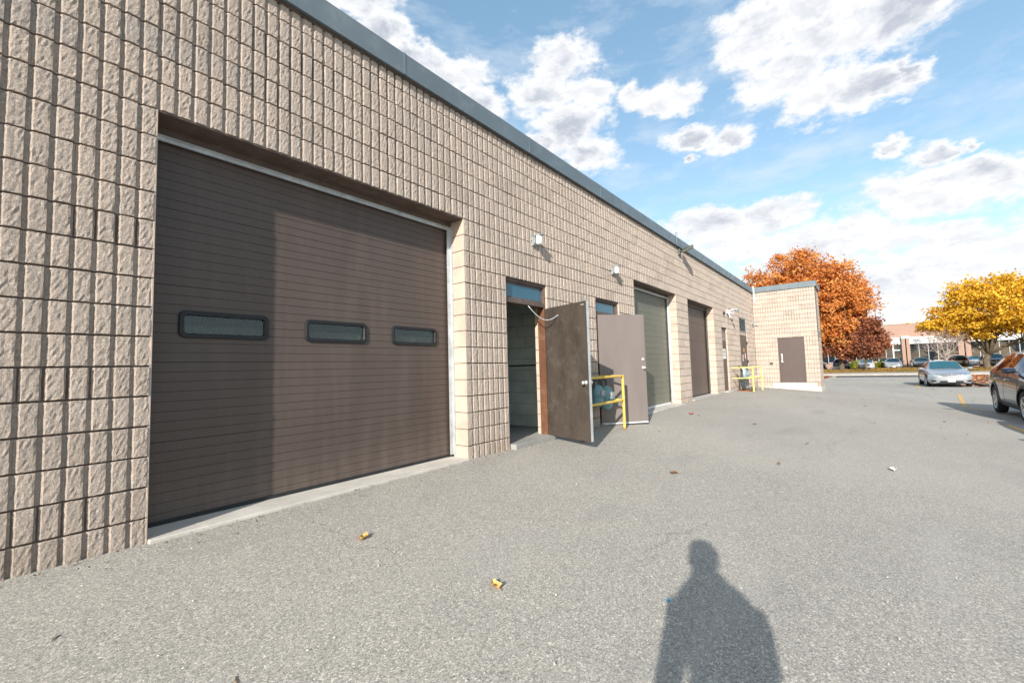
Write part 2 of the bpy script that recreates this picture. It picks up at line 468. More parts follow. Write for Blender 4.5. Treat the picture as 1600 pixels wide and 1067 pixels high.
M['brick'] = mat('far_brick', rough=0.9, build=brick_bld)
M['leaf_orange'] = leaf_mat('orange_leaves', [(0.0, (0.22, 0.07, 0.028)), (0.2, (0.46, 0.14, 0.035)), (0.5, (0.66, 0.25, 0.055)), (0.78, (0.76, 0.38, 0.10)), (1.0, (0.58, 0.42, 0.18))])
M['leaf_red'] = leaf_mat('dark_red_leaves', [(0.0, (0.08, 0.05, 0.025)), (0.3, (0.22, 0.075, 0.042)), (0.6, (0.36, 0.12, 0.065)), (0.85, (0.44, 0.19, 0.07)), (1.0, (0.20, 0.17, 0.07))])
M['leaf_yellow'] = leaf_mat('yellow_leaves', [(0.0, (0.36, 0.20, 0.020)), (0.3, (0.64, 0.36, 0.022)), (0.65, (0.80, 0.49, 0.030)), (0.88, (0.82, 0.60, 0.08)), (1.0, (0.42, 0.42, 0.08))])
M['leaf_green'] = leaf_mat('green_leaves', [(0.0, (0.05, 0.10, 0.015)), (0.5, (0.12, 0.22, 0.03)), (1.0, (0.30, 0.34, 0.04))])
M['leaf_gold'] = leaf_mat('gold_shrub_leaves', [(0.0, (0.18, 0.20, 0.02)), (0.5, (0.42, 0.40, 0.03)), (1.0, (0.65, 0.48, 0.05))])
M['leaf_litter'] = leaf_mat('leaf_litter', [(0.0, (0.20, 0.07, 0.03)), (0.4, (0.42, 0.15, 0.06)), (0.8, (0.58, 0.27, 0.11)), (1.0, (0.62, 0.38, 0.2))], 0.1)
M['dry_leaf'] = mat('dry_leaf', (0.60, 0.37, 0.13), 0.7)
M['brown_leaf'] = mat('brown_leaf', (0.17, 0.09, 0.04), 0.7)
M['skin'] = mat('skin', (0.5, 0.32, 0.24), 0.5)
M['jacket'] = varied('dark_jacket', (0.03, 0.035, 0.05), 0.85)
M['jeans'] = varied('jeans', (0.04, 0.06, 0.11), 0.9)
M['hair'] = mat('hair', (0.03, 0.02, 0.015), 0.6)


# ------------------------------------------------------------------ object helpers
def tag(o, label=None, cat=None, group=None, kind=None):
    if label: o['label'] = label
    if cat: o['category'] = cat
    if group: o['group'] = group
    if kind: o['kind'] = kind
    return o


def empty(name, loc, rz=0.0, label=None, cat=None, group=None):
    o = bpy.data.objects.new(name, None)
    o.empty_display_size = 0.2
    col.objects.link(o)
    o.location = loc
    o.rotation_euler = (0, 0, rz)
    return tag(o, label, cat, group)


def link(name, me, parent=None, loc=None, rz=None):
    o = bpy.data.objects.new(name, me)
    col.objects.link(o)
    if parent is not None:
        o.parent = parent
    if loc is not None:
        o.location = loc
    if rz is not None:
        o.rotation_euler = (0, 0, rz)
    return o


class MB:
    def __init__(s):
        s.v = []
        s.f = []
        s.mi = []
        s.cur = 0

    def add(s, vs_, fs):
        o = len(s.v)
        s.v += [tuple(v) for v in vs_]
        s.f += [tuple(i + o for i in f) for f in fs]
        s.mi += [s.cur] * len(fs)

    def box(s, x0, x1, y0, y1, z0, z1):
        s.add([(x0, y0, z0), (x1, y0, z0), (x1, y1, z0), (x0, y1, z0), (x0, y0, z1), (x1, y0, z1), (x1, y1, z1), (x0, y1, z1)],
              [(0, 3, 2, 1), (4, 5, 6, 7), (0, 1, 5, 4), (1, 2, 6, 5), (2, 3, 7, 6), (3, 0, 4, 7)])

    def tube(s, pts, r, n=10, caps=True):
        pts = [Vector(p) for p in pts]
        rs = r if isinstance(r, (list, tuple)) else [r] * len(pts)
        rings = []
        prev = None
        for i, p in enumerate(pts):
            a = pts[min(i + 1, len(pts) - 1)] - pts[max(i - 1, 0)]
            a.normalize()
            if prev is None:
                b = a.orthogonal().normalized()
            else:
                b = (prev - a * prev.dot(a))
                b = b.normalized() if b.length > 1e-6 else a.orthogonal().normalized()
            prev = b
            c = a.cross(b)
            rings.append([p + (b * math.cos(2 * math.pi * k / n) + c * math.sin(2 * math.pi * k / n)) * rs[i] for k in range(n)])
        vs_ = [v for r_ in rings for v in r_]
        fs = []
        for i in range(len(pts) - 1):
            for k in range(n):
                fs.append((i * n + k, i * n + (k + 1) % n, (i + 1) * n + (k + 1) % n, (i + 1) * n + k))
        if caps:
            fs.append(tuple(reversed(range(n))))
            fs.append(tuple((len(pts) - 1) * n + k for k in range(n)))
        s.add(vs_, fs)

    def lathe(s, prof, n=24, centre=(0, 0, 0), axis='z'):
        """prof: (radius, height) pairs"""
        vs_ = []
        for (r, h) in prof:
            for k in range(n):
                a = 2 * math.pi * k / n
                x, y = r * math.cos(a), r * math.sin(a)
                v = (x, y, h) if axis == 'z' else ((h, x, y) if axis == 'x' else (x, h, y))
                vs_.append((v[0] + centre[0], v[1] + centre[1], v[2] + centre[2]))
        fs = []
        for i in range(len(prof) - 1):
            for k in range(n):
                fs.append((i * n + k, i * n + (k + 1) % n, (i + 1) * n + (k + 1) % n, (i + 1) * n + k))
        s.add(vs_, fs)

    def mesh(s, name, mats):
        me = bpy.data.meshes.new(name)
        me.from_pydata(s.v, [], s.f)
        if not isinstance(mats, (list, tuple)):
            mats = [mats]
        for m_ in mats:
            me.materials.append(m_)
        if len(mats) > 1:
            me.polygons.foreach_set('material_index', s.mi)
        me.update()
        return me

    def build(s, name, mats, parent=None, loc=None, rz=None, bevel=0.0, smooth=False, recalc=True):
        me = s.mesh(name, mats)
        if bevel or recalc:
            bm = bmesh.new()
            bm.from_mesh(me)
            if recalc:
                bmesh.ops.recalc_face_normals(bm, faces=bm.faces)
            if bevel:
                es = [e for e in bm.edges if len(e.link_faces) == 2 and e.calc_face_angle(0) > 0.6]
                bmesh.ops.bevel(bm, geom=es, offset=bevel, segments=2, profile=0.5, affect='EDGES', clamp_overlap=True)
            bm.to_mesh(me)
            bm.free()
        if smooth:
            me.polygons.foreach_set('use_smooth', [True] * len(me.polygons))
        return link(name, me, parent, loc, rz)


def quick_box(name, dims, m_, parent=None, bevel=0.0):
    b = MB()
    b.box(*dims)
    return b.build(name, m_, parent, bevel=bevel)


def fast_mesh(name, verts, faces, material, smooth=False):
    """numpy arrays; faces all of one size"""
    me = bpy.data.meshes.new(name)
    nv, nf, k = len(verts), len(faces), faces.shape[1]
    me.vertices.add(nv)
    me.vertices.foreach_set('co', verts.astype(np.float32).ravel())
    me.loops.add(nf * k)
    me.loops.foreach_set('vertex_index', faces.astype(np.int32).ravel())
    me.polygons.add(nf)
    me.polygons.foreach_set('loop_start', np.arange(0, nf * k, k, dtype=np.int32))
    me.polygons.foreach_set('loop_total', np.full(nf, k, dtype=np.int32))
    me.polygons.foreach_set('use_smooth', np.full(nf, bool(smooth)))
    me.update(calc_edges=True)
    me.materials.append(material)
    return me


# ------------------------------------------------------------------ ground shape
_S = [-60, 0, 5, 12, 16, 20, 22.35, 26, 30, 38, 50, 56, 58.7]
_B = [-0.05, 0.035, 0.04, 0.08, 0.11, 0.05, 0.0, -0.2, -0.35, -0.42, -0.50, -0.55, -0.56]
_CS = [-60, 3, 12, 16, 22, 26, 30, 40, 58]
_C = [0.055, 0.055, 0.075, 0.085, 0.085, 0.05, 0.022, 0.01, 0.0]


def gz(s, y):
    b = np.interp(s, _S, _B)
    c = np.interp(s, _CS, _C)
    t = np.minimum(np.maximum(-np.asarray(y, float), 0), 6.5)
    return b - c * t


def sheet(name, s_vals, y_vals, zfun, material, dz=0.0, kind='structure', smooth=True):
    S, Y = np.meshgrid(np.asarray(s_vals, float), np.asarray(y_vals, float), indexing='ij')
    Z = zfun(S, Y) + dz
    v = np.stack([S, Y, Z], -1).reshape(-1, 3)
    n, k = S.shape
    i, j = np.meshgrid(np.arange(n - 1), np.arange(k - 1), indexing='ij')
    a = (i * k + j).ravel()
    f = np.stack([a, a + k, a + k + 1, a + 1], -1)
    o = link(name, fast_mesh(name, v, f, material, smooth))
    o['kind'] = kind
    return o


def far_z(S, Y):
    return np.interp(S, [-3000, 60, 64, 68, 71, 90, 3000], [-1.3, -1.0, -0.62, -0.45, -0.42, -0.42, -1.0])


sheet('ground', [-3000, -400, -80, 0, 30, 60, 64, 68, 71, 90, 200, 600, 3000], [-3000, -600, -120, -40, 0, 40, 120, 600, 3000], far_z, M['far_ground'])
sheet('asphalt_lot', np.concatenate([np.linspace(-60, -8, 14), np.linspace(-6, 58.6, 130)]),
      np.concatenate([np.linspace(-70, -12, 16), np.linspace(-10, 0.0, 41), [0.02]]), gz, M['asphalt'])
sheet('street', np.linspace(51.5, 58.6, 8), np.linspace(-70, 45, 12), lambda S, Y: gz(S, np.minimum(Y, 0)), M['road'], 0.006)
quick_box('kerb', (58.6, 58.85, -70, 45, -0.9, -0.43), M['kerb'])['kind'] = 'structure'
sheet('sidewalk', [58.85, 61, 63.2], np.linspace(-70, 45, 8), lambda S, Y: np.interp(S, [58.85, 63.2], [-0.432, -0.36]), M['kerb'])


def verge_z(S, Y):
    return np.interp(S, [63.2, 65.5, 68.2, 70.0, 70.6], [-0.355, -0.16, -0.02, -0.10, -0.25]) + 0.03 * np.sin(Y * 0.5 + S)


sheet('grass_verge', np.linspace(63.2, 70.6, 16), np.linspace(-70, 45, 90), verge_z, M['grass'])
sheet('neighbour_lot', [70.4, 75, 80, 87.9], [-70, -30, 0, 45], lambda S, Y: S * 0 - 0.24, M['road'])


# parking bay lines: thin paint sheets that follow the asphalt
def stripe(name, pts, wd, label):
    P = []
    for (x, y) in pts:
        P.append(Vector((x, y)))
    v, f = [], []
    for i in range(len(P) - 1):
        a, b = P[i], P[i + 1]
        n = max(2, int((b - a).length / 0.5) + 1)
        d = (b - a).normalized()
        nrm = Vector((-d.y, d.x)) * wd / 2
        o = len(v)
        for k in range(n):
            p = a.lerp(b, k / (n - 1))
            for q in (p + nrm, p - nrm):
                v.append((q.x, q.y, float(gz(q.x, q.y)) + 0.005))
        for k in range(n - 1):
            f.append((o + 2 * k, o + 2 * k + 2, o + 2 * k + 3, o + 2 * k + 1))
    me = fast_mesh(name, np.array(v), np.array(f), M['line'])
    o = link(name, me)
    tag(o, label, 'road marking', 'faded yellow parking bay lines')
    return o


stripe('parking_line', [(26.6, -7.15), (19.2, -6.35)], 0.12, 'long faded yellow parking line between the silver sedan and the dark SUV')
stripe('parking_line', [(19.1, -6.38), (17.6, -6.62)], 0.10, 'short yellow parking line bending off towards the dark SUV rear wheel')
stripe('parking_line', [(13.6, -6.25), (9.5, -6.35)], 0.12, 'yellow parking line at the right edge in front of the dark SUV')
stripe('parking_line', [(37.0, -6.5), (31.2, -6.25)], 0.11, 'yellow parking line beside the front wheel of the silver sedan')

# ------------------------------------------------------------------ the warehouse
RB = 0.1016
CH = 0.2032
BL = 22.352
building = empty('warehouse', (11, 0, 0), 0, 'long single-storey warehouse of beige ribbed split-face block with grey metal roof edge', 'building')
INV = Matrix.Translation((-11, 0, 0))


def bpart(o):
    o.parent = building
    o.matrix_parent_inverse = INV
    return o


OPEN = [  # rib0, rib1, course0, course1
    (0, 30, 0, 15), (38, 48, 0, 12), (64, 74, 0, 12), (82, 110, 0, 15), (120, 148, 0, 15), (158, 166, 0, 12), (188, 202, 0, 12), (188, 202, 12, 15)]
WOPEN = [(9, 19, 1, 11)]
PROF_HI = [(0.0, 0.020), (0.0085, 0.020), (0.0170, 0.0045), (0.0215, 0.0), (0.036, 0.0), (0.050, 0.0), (0.064, 0.0), (0.077, 0.0), (0.0885, 0.0012), (0.0945, 0.019), (0.1016, 0.020)]
PROF_LO = [(0.0, 0.019), (0.0085, 0.019), (0.0165, 0.002), (0.087, 0.002), (0.0945, 0.019), (0.1016, 0.019)]
PROF_WING = [(0.0, 0.019), (0.0045, 0.019), (0.0085, 0.002), (0.094, 0.002), (0.0975, 0.019), (0.1016, 0.019)]


def block_arrays(n, seed, hi=True, wing=False):
    """a split-face block with n ribs: local x along the wall, y outwards negative, z up"""
    rg = np.random.default_rng(seed)
    prof = PROF_HI if hi else (PROF_WING if wing else PROF_LO)
    xs, ys = [], []
    for r in range(n):
        for i, (x, y) in enumerate(prof):
            if r and i == 0:
                continue
            xs.append(r * RB + x)
            ys.append(y)
    xs, ys = np.array(xs), np.array(ys)
    H = 0.1910
    zs = [0, 0.0035, 0.03, 0.055, 0.08, 0.105, 0.13, 0.16, H - 0.0035, H] if hi else [0, 0.004, H - 0.004, H]
    zs = np.array([zs[0]] + zs + [zs[-1]])
    X = np.repeat(xs[None, :], len(zs), 0)
    Y = np.repeat(ys[None, :], len(zs), 0)
    Z = np.repeat(zs[:, None], len(xs), 1)
    face = ys < 0.012
    if hi:
        jit = rg.normal(0, 0.0013, Y.shape)
        Y[1:-1][:, face] += jit[1:-1][:, face] + 0.0015
        X[2:-2] += rg.normal(0, 0.0010, X[2:-2].shape) * (~np.isin(xs, [xs[0], xs[-1]]))[None, :]
        for r in range(n):
            sel = (xs > r * RB + 0.012) & (xs < r * RB + 0.091)
            Y[1:-1][:, sel] += rg.normal(0, 0.0012) + rg.normal(0, 0.010) * (xs[sel] - (r + 0.5) * RB)[None, :]
    Y[1][face] += 0.0022
    Y[-2][face] += 0.0020
    Y[0] = 0.030
    Y[-1] = 0.030
    v = np.stack([X, Y, Z], -1).reshape(-1, 3)
    k = len(xs)
    i, j = np.meshgrid(np.arange(len(zs) - 1), np.arange(k - 1), indexing='ij')
    a = (i * k + j).ravel()
    f = np.stack([a, a + 1, a + k + 1, a + k], -1)
    return v, f


VAR = {}
for n in (1, 2, 3, 4):
    VAR[n] = [fast_mesh('block', *block_arrays(n, 100 * n + q), M['block']) for q in range(10 if n == 4 else 4)]


def layout(r0, r1, c0, c1, opens):
    out = []
    for c in range(c0, c1):
        off = 2 if c % 2 else 0
        st = r0 - ((r0 - off) % 4)
        cuts = [(a, b) for (a, b, d, e) in opens if d <= c < e]
        r = st
        while r < r1:
            a, b = max(r, r0), min(r + 4, r1)
            run = []
            for q in range(a, b):
                if any(x <= q < y for x, y in cuts):
                    if run:
                        out.append((run[0], len(run), c))
                    run = []
                else:
                    run.append(q)
            if run:
                out.append((run[0], len(run), c))
            r += 4
    return out


CAMP = np.array([-0.762, -3.786, 1.128])
cells = [(np.linalg.norm(np.array([(r + n / 2) * RB, 0, (c + .5) * CH]) - CAMP) + (30 if (r + n) * RB < -1.0 else 0), r, n, c) for (r, n, c) in layout(-32, 220, 0, 22, OPEN)]
cells.sort()
stuff_v, stuff_f, ofs = [], [], 0
for idx, (d, r, n, c) in enumerate(cells):
    jx, jz, jy = random.uniform(-0.0015, 0.0015), random.uniform(-0.0012, 0.0012), random.uniform(-0.0015, 0.0015)
    if idx < 300:
        o = link('block', random.choice(VAR[n]))
        bpart(o)
        o.location = (r * RB + jx, jy, c * CH + 0.0045 + jz)
    else:
        v, f = block_arrays(n, 5000 + idx, hi=(r * RB < 9.0))
        stuff_v.append(v + np.array([r * RB + jx, jy, c * CH + 0.0045 + jz]))
        stuff_f.append(f + ofs)
        ofs += len(v)
# the projecting wing: its face looks back along the wall, its side faces the yard
for (r, n, c) in layout(0, 24, 0, 22, WOPEN):
    v, f = block_arrays(n, 9000 + r * 31 + c, hi=False, wing=True)
    v = v + np.array([r * RB, random.uniform(-0.004, 0.004), c * CH + 0.0045])
    stuff_v.append(np.stack([BL + v[:, 1], -v[:, 0], v[:, 2]], -1))
    stuff_f.append(f + ofs)
    ofs += len(v)
for (r, n, c) in layout(0, 22, 0, 22, []):
    v, f = block_arrays(n, 12000 + r * 31 + c, hi=False, wing=True)
    v = v + np.array([r * RB, 0, c * CH + 0.0045])
    stuff_v.append(np.stack([BL + v[:, 0], -24 * RB + v[:, 1], v[:, 2]], -1))
    stuff_f.append(f + ofs)
    ofs += len(v)
o = bpart(link('distant_blocks', fast_mesh('distant_blocks', np.concatenate(stuff_v), np.concatenate(stuff_f), M['block'])))
o['kind'] = 'stuff'

# backing wall (mortar) with the openings left free
mb = MB()
JB = 0.014


def back_boxes(r0, r1, opens, emit, z1=22 * CH):
    ops = [(a * RB - JB, b * RB + JB, c * CH, e * CH) for (a, b, c, e) in opens]
    br = sorted({r0 * RB, r1 * RB} | {x for o_ in ops for x in o_[:2]})
    for a, b in zip(br[:-1], br[1:]):
        mid = (a + b) / 2
        cur = -0.6
        for (_, _, zlo, zhi) in sorted([o_ for o_ in ops if o_[0] < mid < o_[1]], key=lambda q: q[2]):
            zl = zlo if zlo > 0 else -0.6
            if zl - cur > 0.01:
                emit(a, b, cur, zl)
            cur = zhi
        if z1 - cur > 0.01:
            emit(a, b, cur, z1)


back_boxes(-32, 222, OPEN, lambda a, b, c, d: mb.box(a, b, 0.021, 0.25, c, d))
back_boxes(0, 24, WOPEN, lambda a, b, c, d: mb.box(BL + 0.021, BL + 0.25, -b + 0.021, -a, c, d))
mb.box(BL + 0.25, BL + 22 * RB, -24 * RB + 0.021, -24 * RB + 0.25, -0.6, 22 * CH)
bpart(mb.build('wall', M['mortar'], recalc=False))
mb = MB()
mb.box(-32 * RB, BL - 0.001, -0.012, 0.020, -0.6, 0.0)
mb.box(BL - 0.012, BL + 0.020, -24 * RB - 0.012, -0.013, -0.6, 0.001)
mb.box(BL - 0.010, BL + 22 * RB, -24 * RB - 0.010, -24 * RB + 0.020, -0.6, -0.001)
mb.box(BL - 0.022, BL + 0.018, -2.30, -0.62, -0.5, 0.175)
bpart(mb.build('foundation', M['white_concrete'], recalc=False))
# end wall, back and roof of the big volume
mb = MB()
mb.box(-32 * RB, -32 * RB + 0.2, 0.25, 20, -0.6, 4.46)
mb.box(-32 * RB, 24.4, 20, 20.2, -0.6, 4.46)
mb.box(24.38, 24.58, -2.2, 20, -0.6, 4.46)
bpart(mb.build('end_wall', M['smooth_block']))
quickroof = MB()
quickroof.box(-32 * RB + 0.1, 24.5, 0.12, 20.1, 4.40, 4.58)
quickroof.box(BL + 0.10, 24.5, -24 * RB + 0.12, 0.12, 4.40, 4.58)
bpart(quickroof.build('roof', M['roofing']))

# metal coping in lengths with standing seams
seams = [-3.25, -0.30, 2.13, 4.47, 6.8, 9.12, 11.42, 13.75, 16.1, 18.4, 20.7, BL - 0.06]
for a, b in zip(seams[:-1], seams[1:]):
    c = MB()
    c.box(a + 0.004, b - 0.004, -0.052, -0.040, 4.425, 4.672)
    c.box(a + 0.004, b - 0.004, -0.040, 0.36, 4.655, 4.674)
    c.box(a + 0.004, b - 0.004, -0.040, -0.012, 4.428, 4.440)
    c.box(b - 0.02, b + 0.012, -0.056, -0.0525, 4.424, 4.675)
    bpart(c.build('coping', M['coping'], bevel=0.002))
for a, b in ((-24 * RB - 0.055, -1.2), (-1.2, -0.053)):
    c = MB()
    c.box(BL - 0.052, BL - 0.040, a, b - 0.003, 4.427, 4.674)
    c.box(BL - 0.040, BL + 0.36, a, b - 0.003, 4.657, 4.676)
    bpart(c.build('coping', M['coping'], bevel=0.002))
c = MB()
c.box(BL - 0.052, BL + 2.3, -24 * RB - 0.068, -24 * RB - 0.056, 4.42, 4.68)
c.box(BL - 0.052, BL + 2.3, -24 * RB - 0.056, -24 * RB + 0.3, 4.664, 4.681)
bpart(c.build('coping', M['coping'], bevel=0.002))
mb = MB()   # brown strip painted as the dark shade line under the coping
mb.box(-32 * RB, BL - 0.02, -0.011, 0.03, 4.405, 4.47)
bpart(mb.build('coping_shade_strip', M['brown_paint']))

# smooth jamb blocks and steel lintels
jamb_me = {}


def jamb_mesh(depth):
    if depth not in jamb_me:
        b = MB()
        b.box(0, 0.0125, 0.003, depth, 0, 0.1955)
        me = b.mesh('jamb_block', M['smooth_block'])
        bm = bmesh.new()
        bm.from_mesh(me)
        bmesh.ops.bevel(bm, geom=[e for e in bm.edges], offset=0.002, segments=1, affect='EDGES')
        bm.to_mesh(me)
        bm.free()
        jamb_me[depth] = me
    return jamb_me[depth]


for (a, b, c0, c1) in OPEN:
    if (a, c0) == (188, 12):
        continue
    for c in range(c0, c1):
        for x in (a * RB - 0.0130, b * RB + 0.0005):
            o = bpart(link('jamb_block', jamb_mesh(0.252)))
            o.location = (x, 0, c * CH + 0.004)
    wide = b - a > 20
    lm = MB()
    lm.box(a * RB + 0.001, b * RB - 0.001, 0.012, 0.25, c1 * CH - 0.009, c1 * CH + 0.003)
    if wide:
        lm.box(a * RB + 0.001, b * RB - 0.001, 0.235, 0.249, c1 * CH - 0.075, c1 * CH - 0.0095)
    bpart(lm.build('lintel', M['brown_paint']))


# ---- sectional doors
def sectional(s0, s1, z0, z1, Y, pitch, nsec, material, windows=(), wsec=-1, label=None, track='galv', bottom_bar=True):
    d = bpy.data.objects.new('overhead_door', None)
    col.objects.link(d)
    bpart(d)
    d.location = ((s0 + s1) / 2, Y, z0)
    d['label'] = label
    cx = (s0 + s1) / 2
    hs = (z1 - z0) / nsec
    for k in range(nsec):
        za = k * hs
        rows = []
        nr = max(1, round(hs / pitch))
        g = 0.0019
        for i in range(nr + 1):
            zz = za + i * hs / nr
            edge = i in (0, nr)
            dp = 0.006 if edge else 0.0040
            wdt = 0.0022 if edge else g
            if i == 0:
                rows += [(zz + 0.0008, 0.02), (zz + 0.0008, dp), (zz + wdt, 0.0)]
            elif i == nr:
                rows += [(zz - wdt, 0.0), (zz - 0.0008, dp), (zz - 0.0008, 0.02)]
            else:
                rows += [(zz - wdt - 0.001, 0.0), (zz - 0.0012, dp), (zz + 0.0012, dp), (zz + wdt + 0.001, 0.0)]
        holes = []
        if k == wsec:
            zc = za + hs * 0.5
            for (a, b) in windows:
                holes.append((a - cx, b - cx, zc - 0.095, zc + 0.095))
            extra = [(h[2], 0.0) for h in holes[:1]] + [(h[3], 0.0) for h in holes[:1]]
            rows = sorted([r for r in rows if not any(abs(r[0] - e[0]) < 0.008 for e in extra)] + extra, key=lambda r: r[0]) if holes else rows
        xs = sorted({s0 - cx - 0.04, s1 - cx + 0.04} | {v for h in holes for v in h[:2]})
        v = [(x, -0.02 + y, z) for x in xs for (z, y) in rows]
        nrw = len(rows)
        f = []
        for i in range(len(xs) - 1):
            xm = (xs[i] + xs[i + 1]) / 2
            for j in range(nrw - 1):
                zm = (rows[j][0] + rows[j + 1][0]) / 2
                if any(h[0] < xm < h[1] and h[2] < zm < h[3] for h in holes):
                    continue
                f.append((i * nrw + j, (i + 1) * nrw + j, (i + 1) * nrw + j + 1, i * nrw + j + 1))
        me = fast_mesh('door_section', np.array(v), np.array(f), material)
        link('door_section', me, d)
        for (a, b, zl, zh) in holes:
            # rounded black gasket frame
            fr = MB()

            def ring(hx, hz, rad, y):
                pts = []
                for (sx, sz, a0) in ((1, 1, 0), (-1, 1, 90), (-1, -1, 180), (1, -1, 270)):
                    for q in range(5):
                        an = R(a0 + q * 22.5)
                        pts.append(((hx - rad) * sx + rad * math.cos(an), y, (hz - rad) * sz + rad * math.sin(an)))
                return pts
            hx, hz = (b - a) / 2 + 0.012, (zh - zl) / 2 + 0.012
            rr = [ring(hx, hz, 0.045, -0.019), ring(hx, hz, 0.045, -0.033), ring(hx - 0.008, hz - 0.008, 0.04, -0.038),
                  ring(hx - 0.030, hz - 0.030, 0.028, -0.037), ring(hx - 0.036, hz - 0.036, 0.025, -0.030), ring(hx - 0.038, hz - 0.038, 0.024, 0.004)]
            vs_ = [p for r_ in rr for p in r_]
            n = 20
            fs = [(i * n + q, i * n + (q + 1) % n, (i + 1) * n + (q + 1) % n, (i + 1) * n + q) for i in range(5) for q in range(n)]
            fr.add(vs_, fs)
            cxx, czz = (a + b) / 2, (zl + zh) / 2
            fr.build('window_frame', M['black_plastic'], d, loc=(cxx, 0, czz), smooth=False)
            gl = MB()
            gl.box(-hx + 0.03, hx - 0.03, -0.016, -0.011, -hz + 0.03, hz - 0.03)
            gl.build('window_pane', M['glass'], d, loc=(cxx, 0, czz))
            rb, rb2 = MB(), MB()   # ribbed sheet behind the pane, dark sheet above painted as interior shade
            nb = 44
            w_ = (2 * hx + 0.1) / nb
            for q in range(nb):
                x0 = -hx - 0.05 + q * w_
                rb.add([(x0, 0.09, -0.16), (x0 + w_ * .5, 0.075, -0.16), (x0 + w_, 0.09, -0.16), (x0, 0.09, 0.005), (x0 + w_ * .5, 0.075, 0.005), (x0 + w_, 0.09, 0.005)], [(0, 1, 4, 3), (1, 2, 5, 4)])
                rb2.add([(x0, 0.15, 0.03), (x0 + w_ * .5, 0.135, 0.03), (x0 + w_, 0.15, 0.03), (x0, 0.15, 0.15), (x0 + w_ * .5, 0.135, 0.15), (x0 + w_, 0.15, 0.15)], [(0, 1, 4, 3), (1, 2, 5, 4)])
            rb.build('ribbed_liner', M['corrugated'], d, loc=(cxx, 0, czz), recalc=False)
            rb2.build('interior_shade_sheet', M['shade_sheet'], d, loc=(cxx, 0, czz), recalc=False)
    tr = MB()
    ty = -0.055
    hw = (s1 - s0) / 2
    H = z1 - z0
    if track == 'galv':
        tr.box(hw - 0.050, hw - 0.002, ty - 0.012, ty + 0.002, 0.02, H - 0.055)
        tr.box(hw - 0.010, hw - 0.001, ty - 0.055, ty - 0.0125, 0.02, H - 0.03)
        tr.box(-hw + 0.002, -hw + 0.050, ty - 0.012, ty + 0.002, 0.02, H - 0.055)
        tr.box(-hw + 0.002, hw - 0.002, ty - 0.014, ty + 0.002, H - 0.095, H - 0.058)
        tr.box(-hw + 0.002, hw - 0.002, ty - 0.035, ty - 0.0145, H - 0.066, H - 0.058)
        tr.build('door_track', M['galv'], d)
    else:
        tr.box(hw - 0.06, hw - 0.002, ty - 0.03, ty + 0.002, 0.02, H - 0.03)
        tr.box(-hw + 0.002, -hw + 0.04, ty - 0.012, ty + 0.002, 0.02, H - 0.03)
        tr.box(-hw + 0.002, hw - 0.002, ty - 0.014, ty + 0.002, H - 0.095, H - 0.03)
        tr.build('door_track', M['bronze'], d)
    bb = MB()
    bb.box(-hw, hw, -0.035, 0.015, -0.012, 0.022)
    bb.build('bottom_seal', M['black_rubber'] if bottom_bar else M['white_metal'], d)
    return d


sectional(0, 3.048, 0.065, 3.035, 0.32, 0.0745, 5, M['dark_brown_door'], [(0.225, 0.855), (1.205, 1.835), (2.185, 2.815)], 2,
          'wide dark brown sectional garage door with three small rounded windows')
sectional(82 * RB, 110 * RB, 0.10, 3.035, 0.30, 0.147, 5, M['olive_reflection_door'], label='olive green sectional garage door behind the open taupe door', bottom_bar=False)
sectional(120 * RB, 148 * RB, 0.13, 3.035, 0.30, 0.61, 5, M['brown_door'], label='plain brown sectional garage door, farthest of the three', track='bronze')

for (a, b, z, mm, y0) in ((0, 30, 0.058, 'white_concrete', -0.03), (82, 110, 0.085, 'white_metal', -0.09), (120, 148, 0.115, 'concrete', -0.04)):
    t = MB()
    t.box(a * RB + 0.002, b * RB - 0.002, y0, 0.40, -0.3, z)
    bpart(t.build('threshold', M['white_concrete'] if mm == 'white_metal' else M['concrete'] if mm == 'concrete' else M['white_concrete'], bevel=0.008))

# ---- inside: dim hall behind the garage doors and the entry room behind the first open door
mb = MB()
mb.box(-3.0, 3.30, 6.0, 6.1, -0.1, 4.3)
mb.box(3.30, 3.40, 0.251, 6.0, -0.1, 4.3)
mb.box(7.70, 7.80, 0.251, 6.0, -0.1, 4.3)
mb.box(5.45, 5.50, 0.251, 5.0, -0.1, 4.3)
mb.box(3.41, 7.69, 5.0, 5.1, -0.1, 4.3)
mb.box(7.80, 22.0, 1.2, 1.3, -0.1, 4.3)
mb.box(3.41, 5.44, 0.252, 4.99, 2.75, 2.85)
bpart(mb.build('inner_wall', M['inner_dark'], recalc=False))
quick = MB()
quick.box(-3.0, 22.0, 0.24, 6.0, -0.2, 0.052)
quick.box(3.88, 4.86, -0.09, 0.239, -0.2, 0.105)
quick.box(3.42, 5.44, 0.24, 4.9, 0.053, 0.100)
quick.box(6.52, 7.50, -0.05, 0.239, -0.2, 0.075)
bpart(quick.build('inner_floor', M['inner_floor'], bevel=0.006))
ib = MB()
ib.box(0, 0.02, 0, 0.392, 0, 0.195)
ib_me = ib.mesh('inner_block', M['inner_paint'])
_bm = bmesh.new()
_bm.from_mesh(ib_me)
bmesh.ops.bevel(_bm, geom=list(_bm.edges), offset=0.004, segments=1, affect='EDGES')
_bm.to_mesh(ib_me)
_bm.free()
for c in range(13):
    for k in range(6):
        y = 0.26 + (k - (0.5 if c % 2 else 0)) * 0.4
        o = bpart(link('inner_block', ib_me))
        o.location = (5.431 + random.uniform(-0.002, 0.002), max(y, 0.255 if k == 0 else y), 0.11 + c * 0.2)
cd = MB()
cd.tube([(5.415, 0.26, 1.19), (5.415, 3.0, 1.19)], 0.012, 8)
bpart(cd.build('wall_conduit', M['black_rubber']))


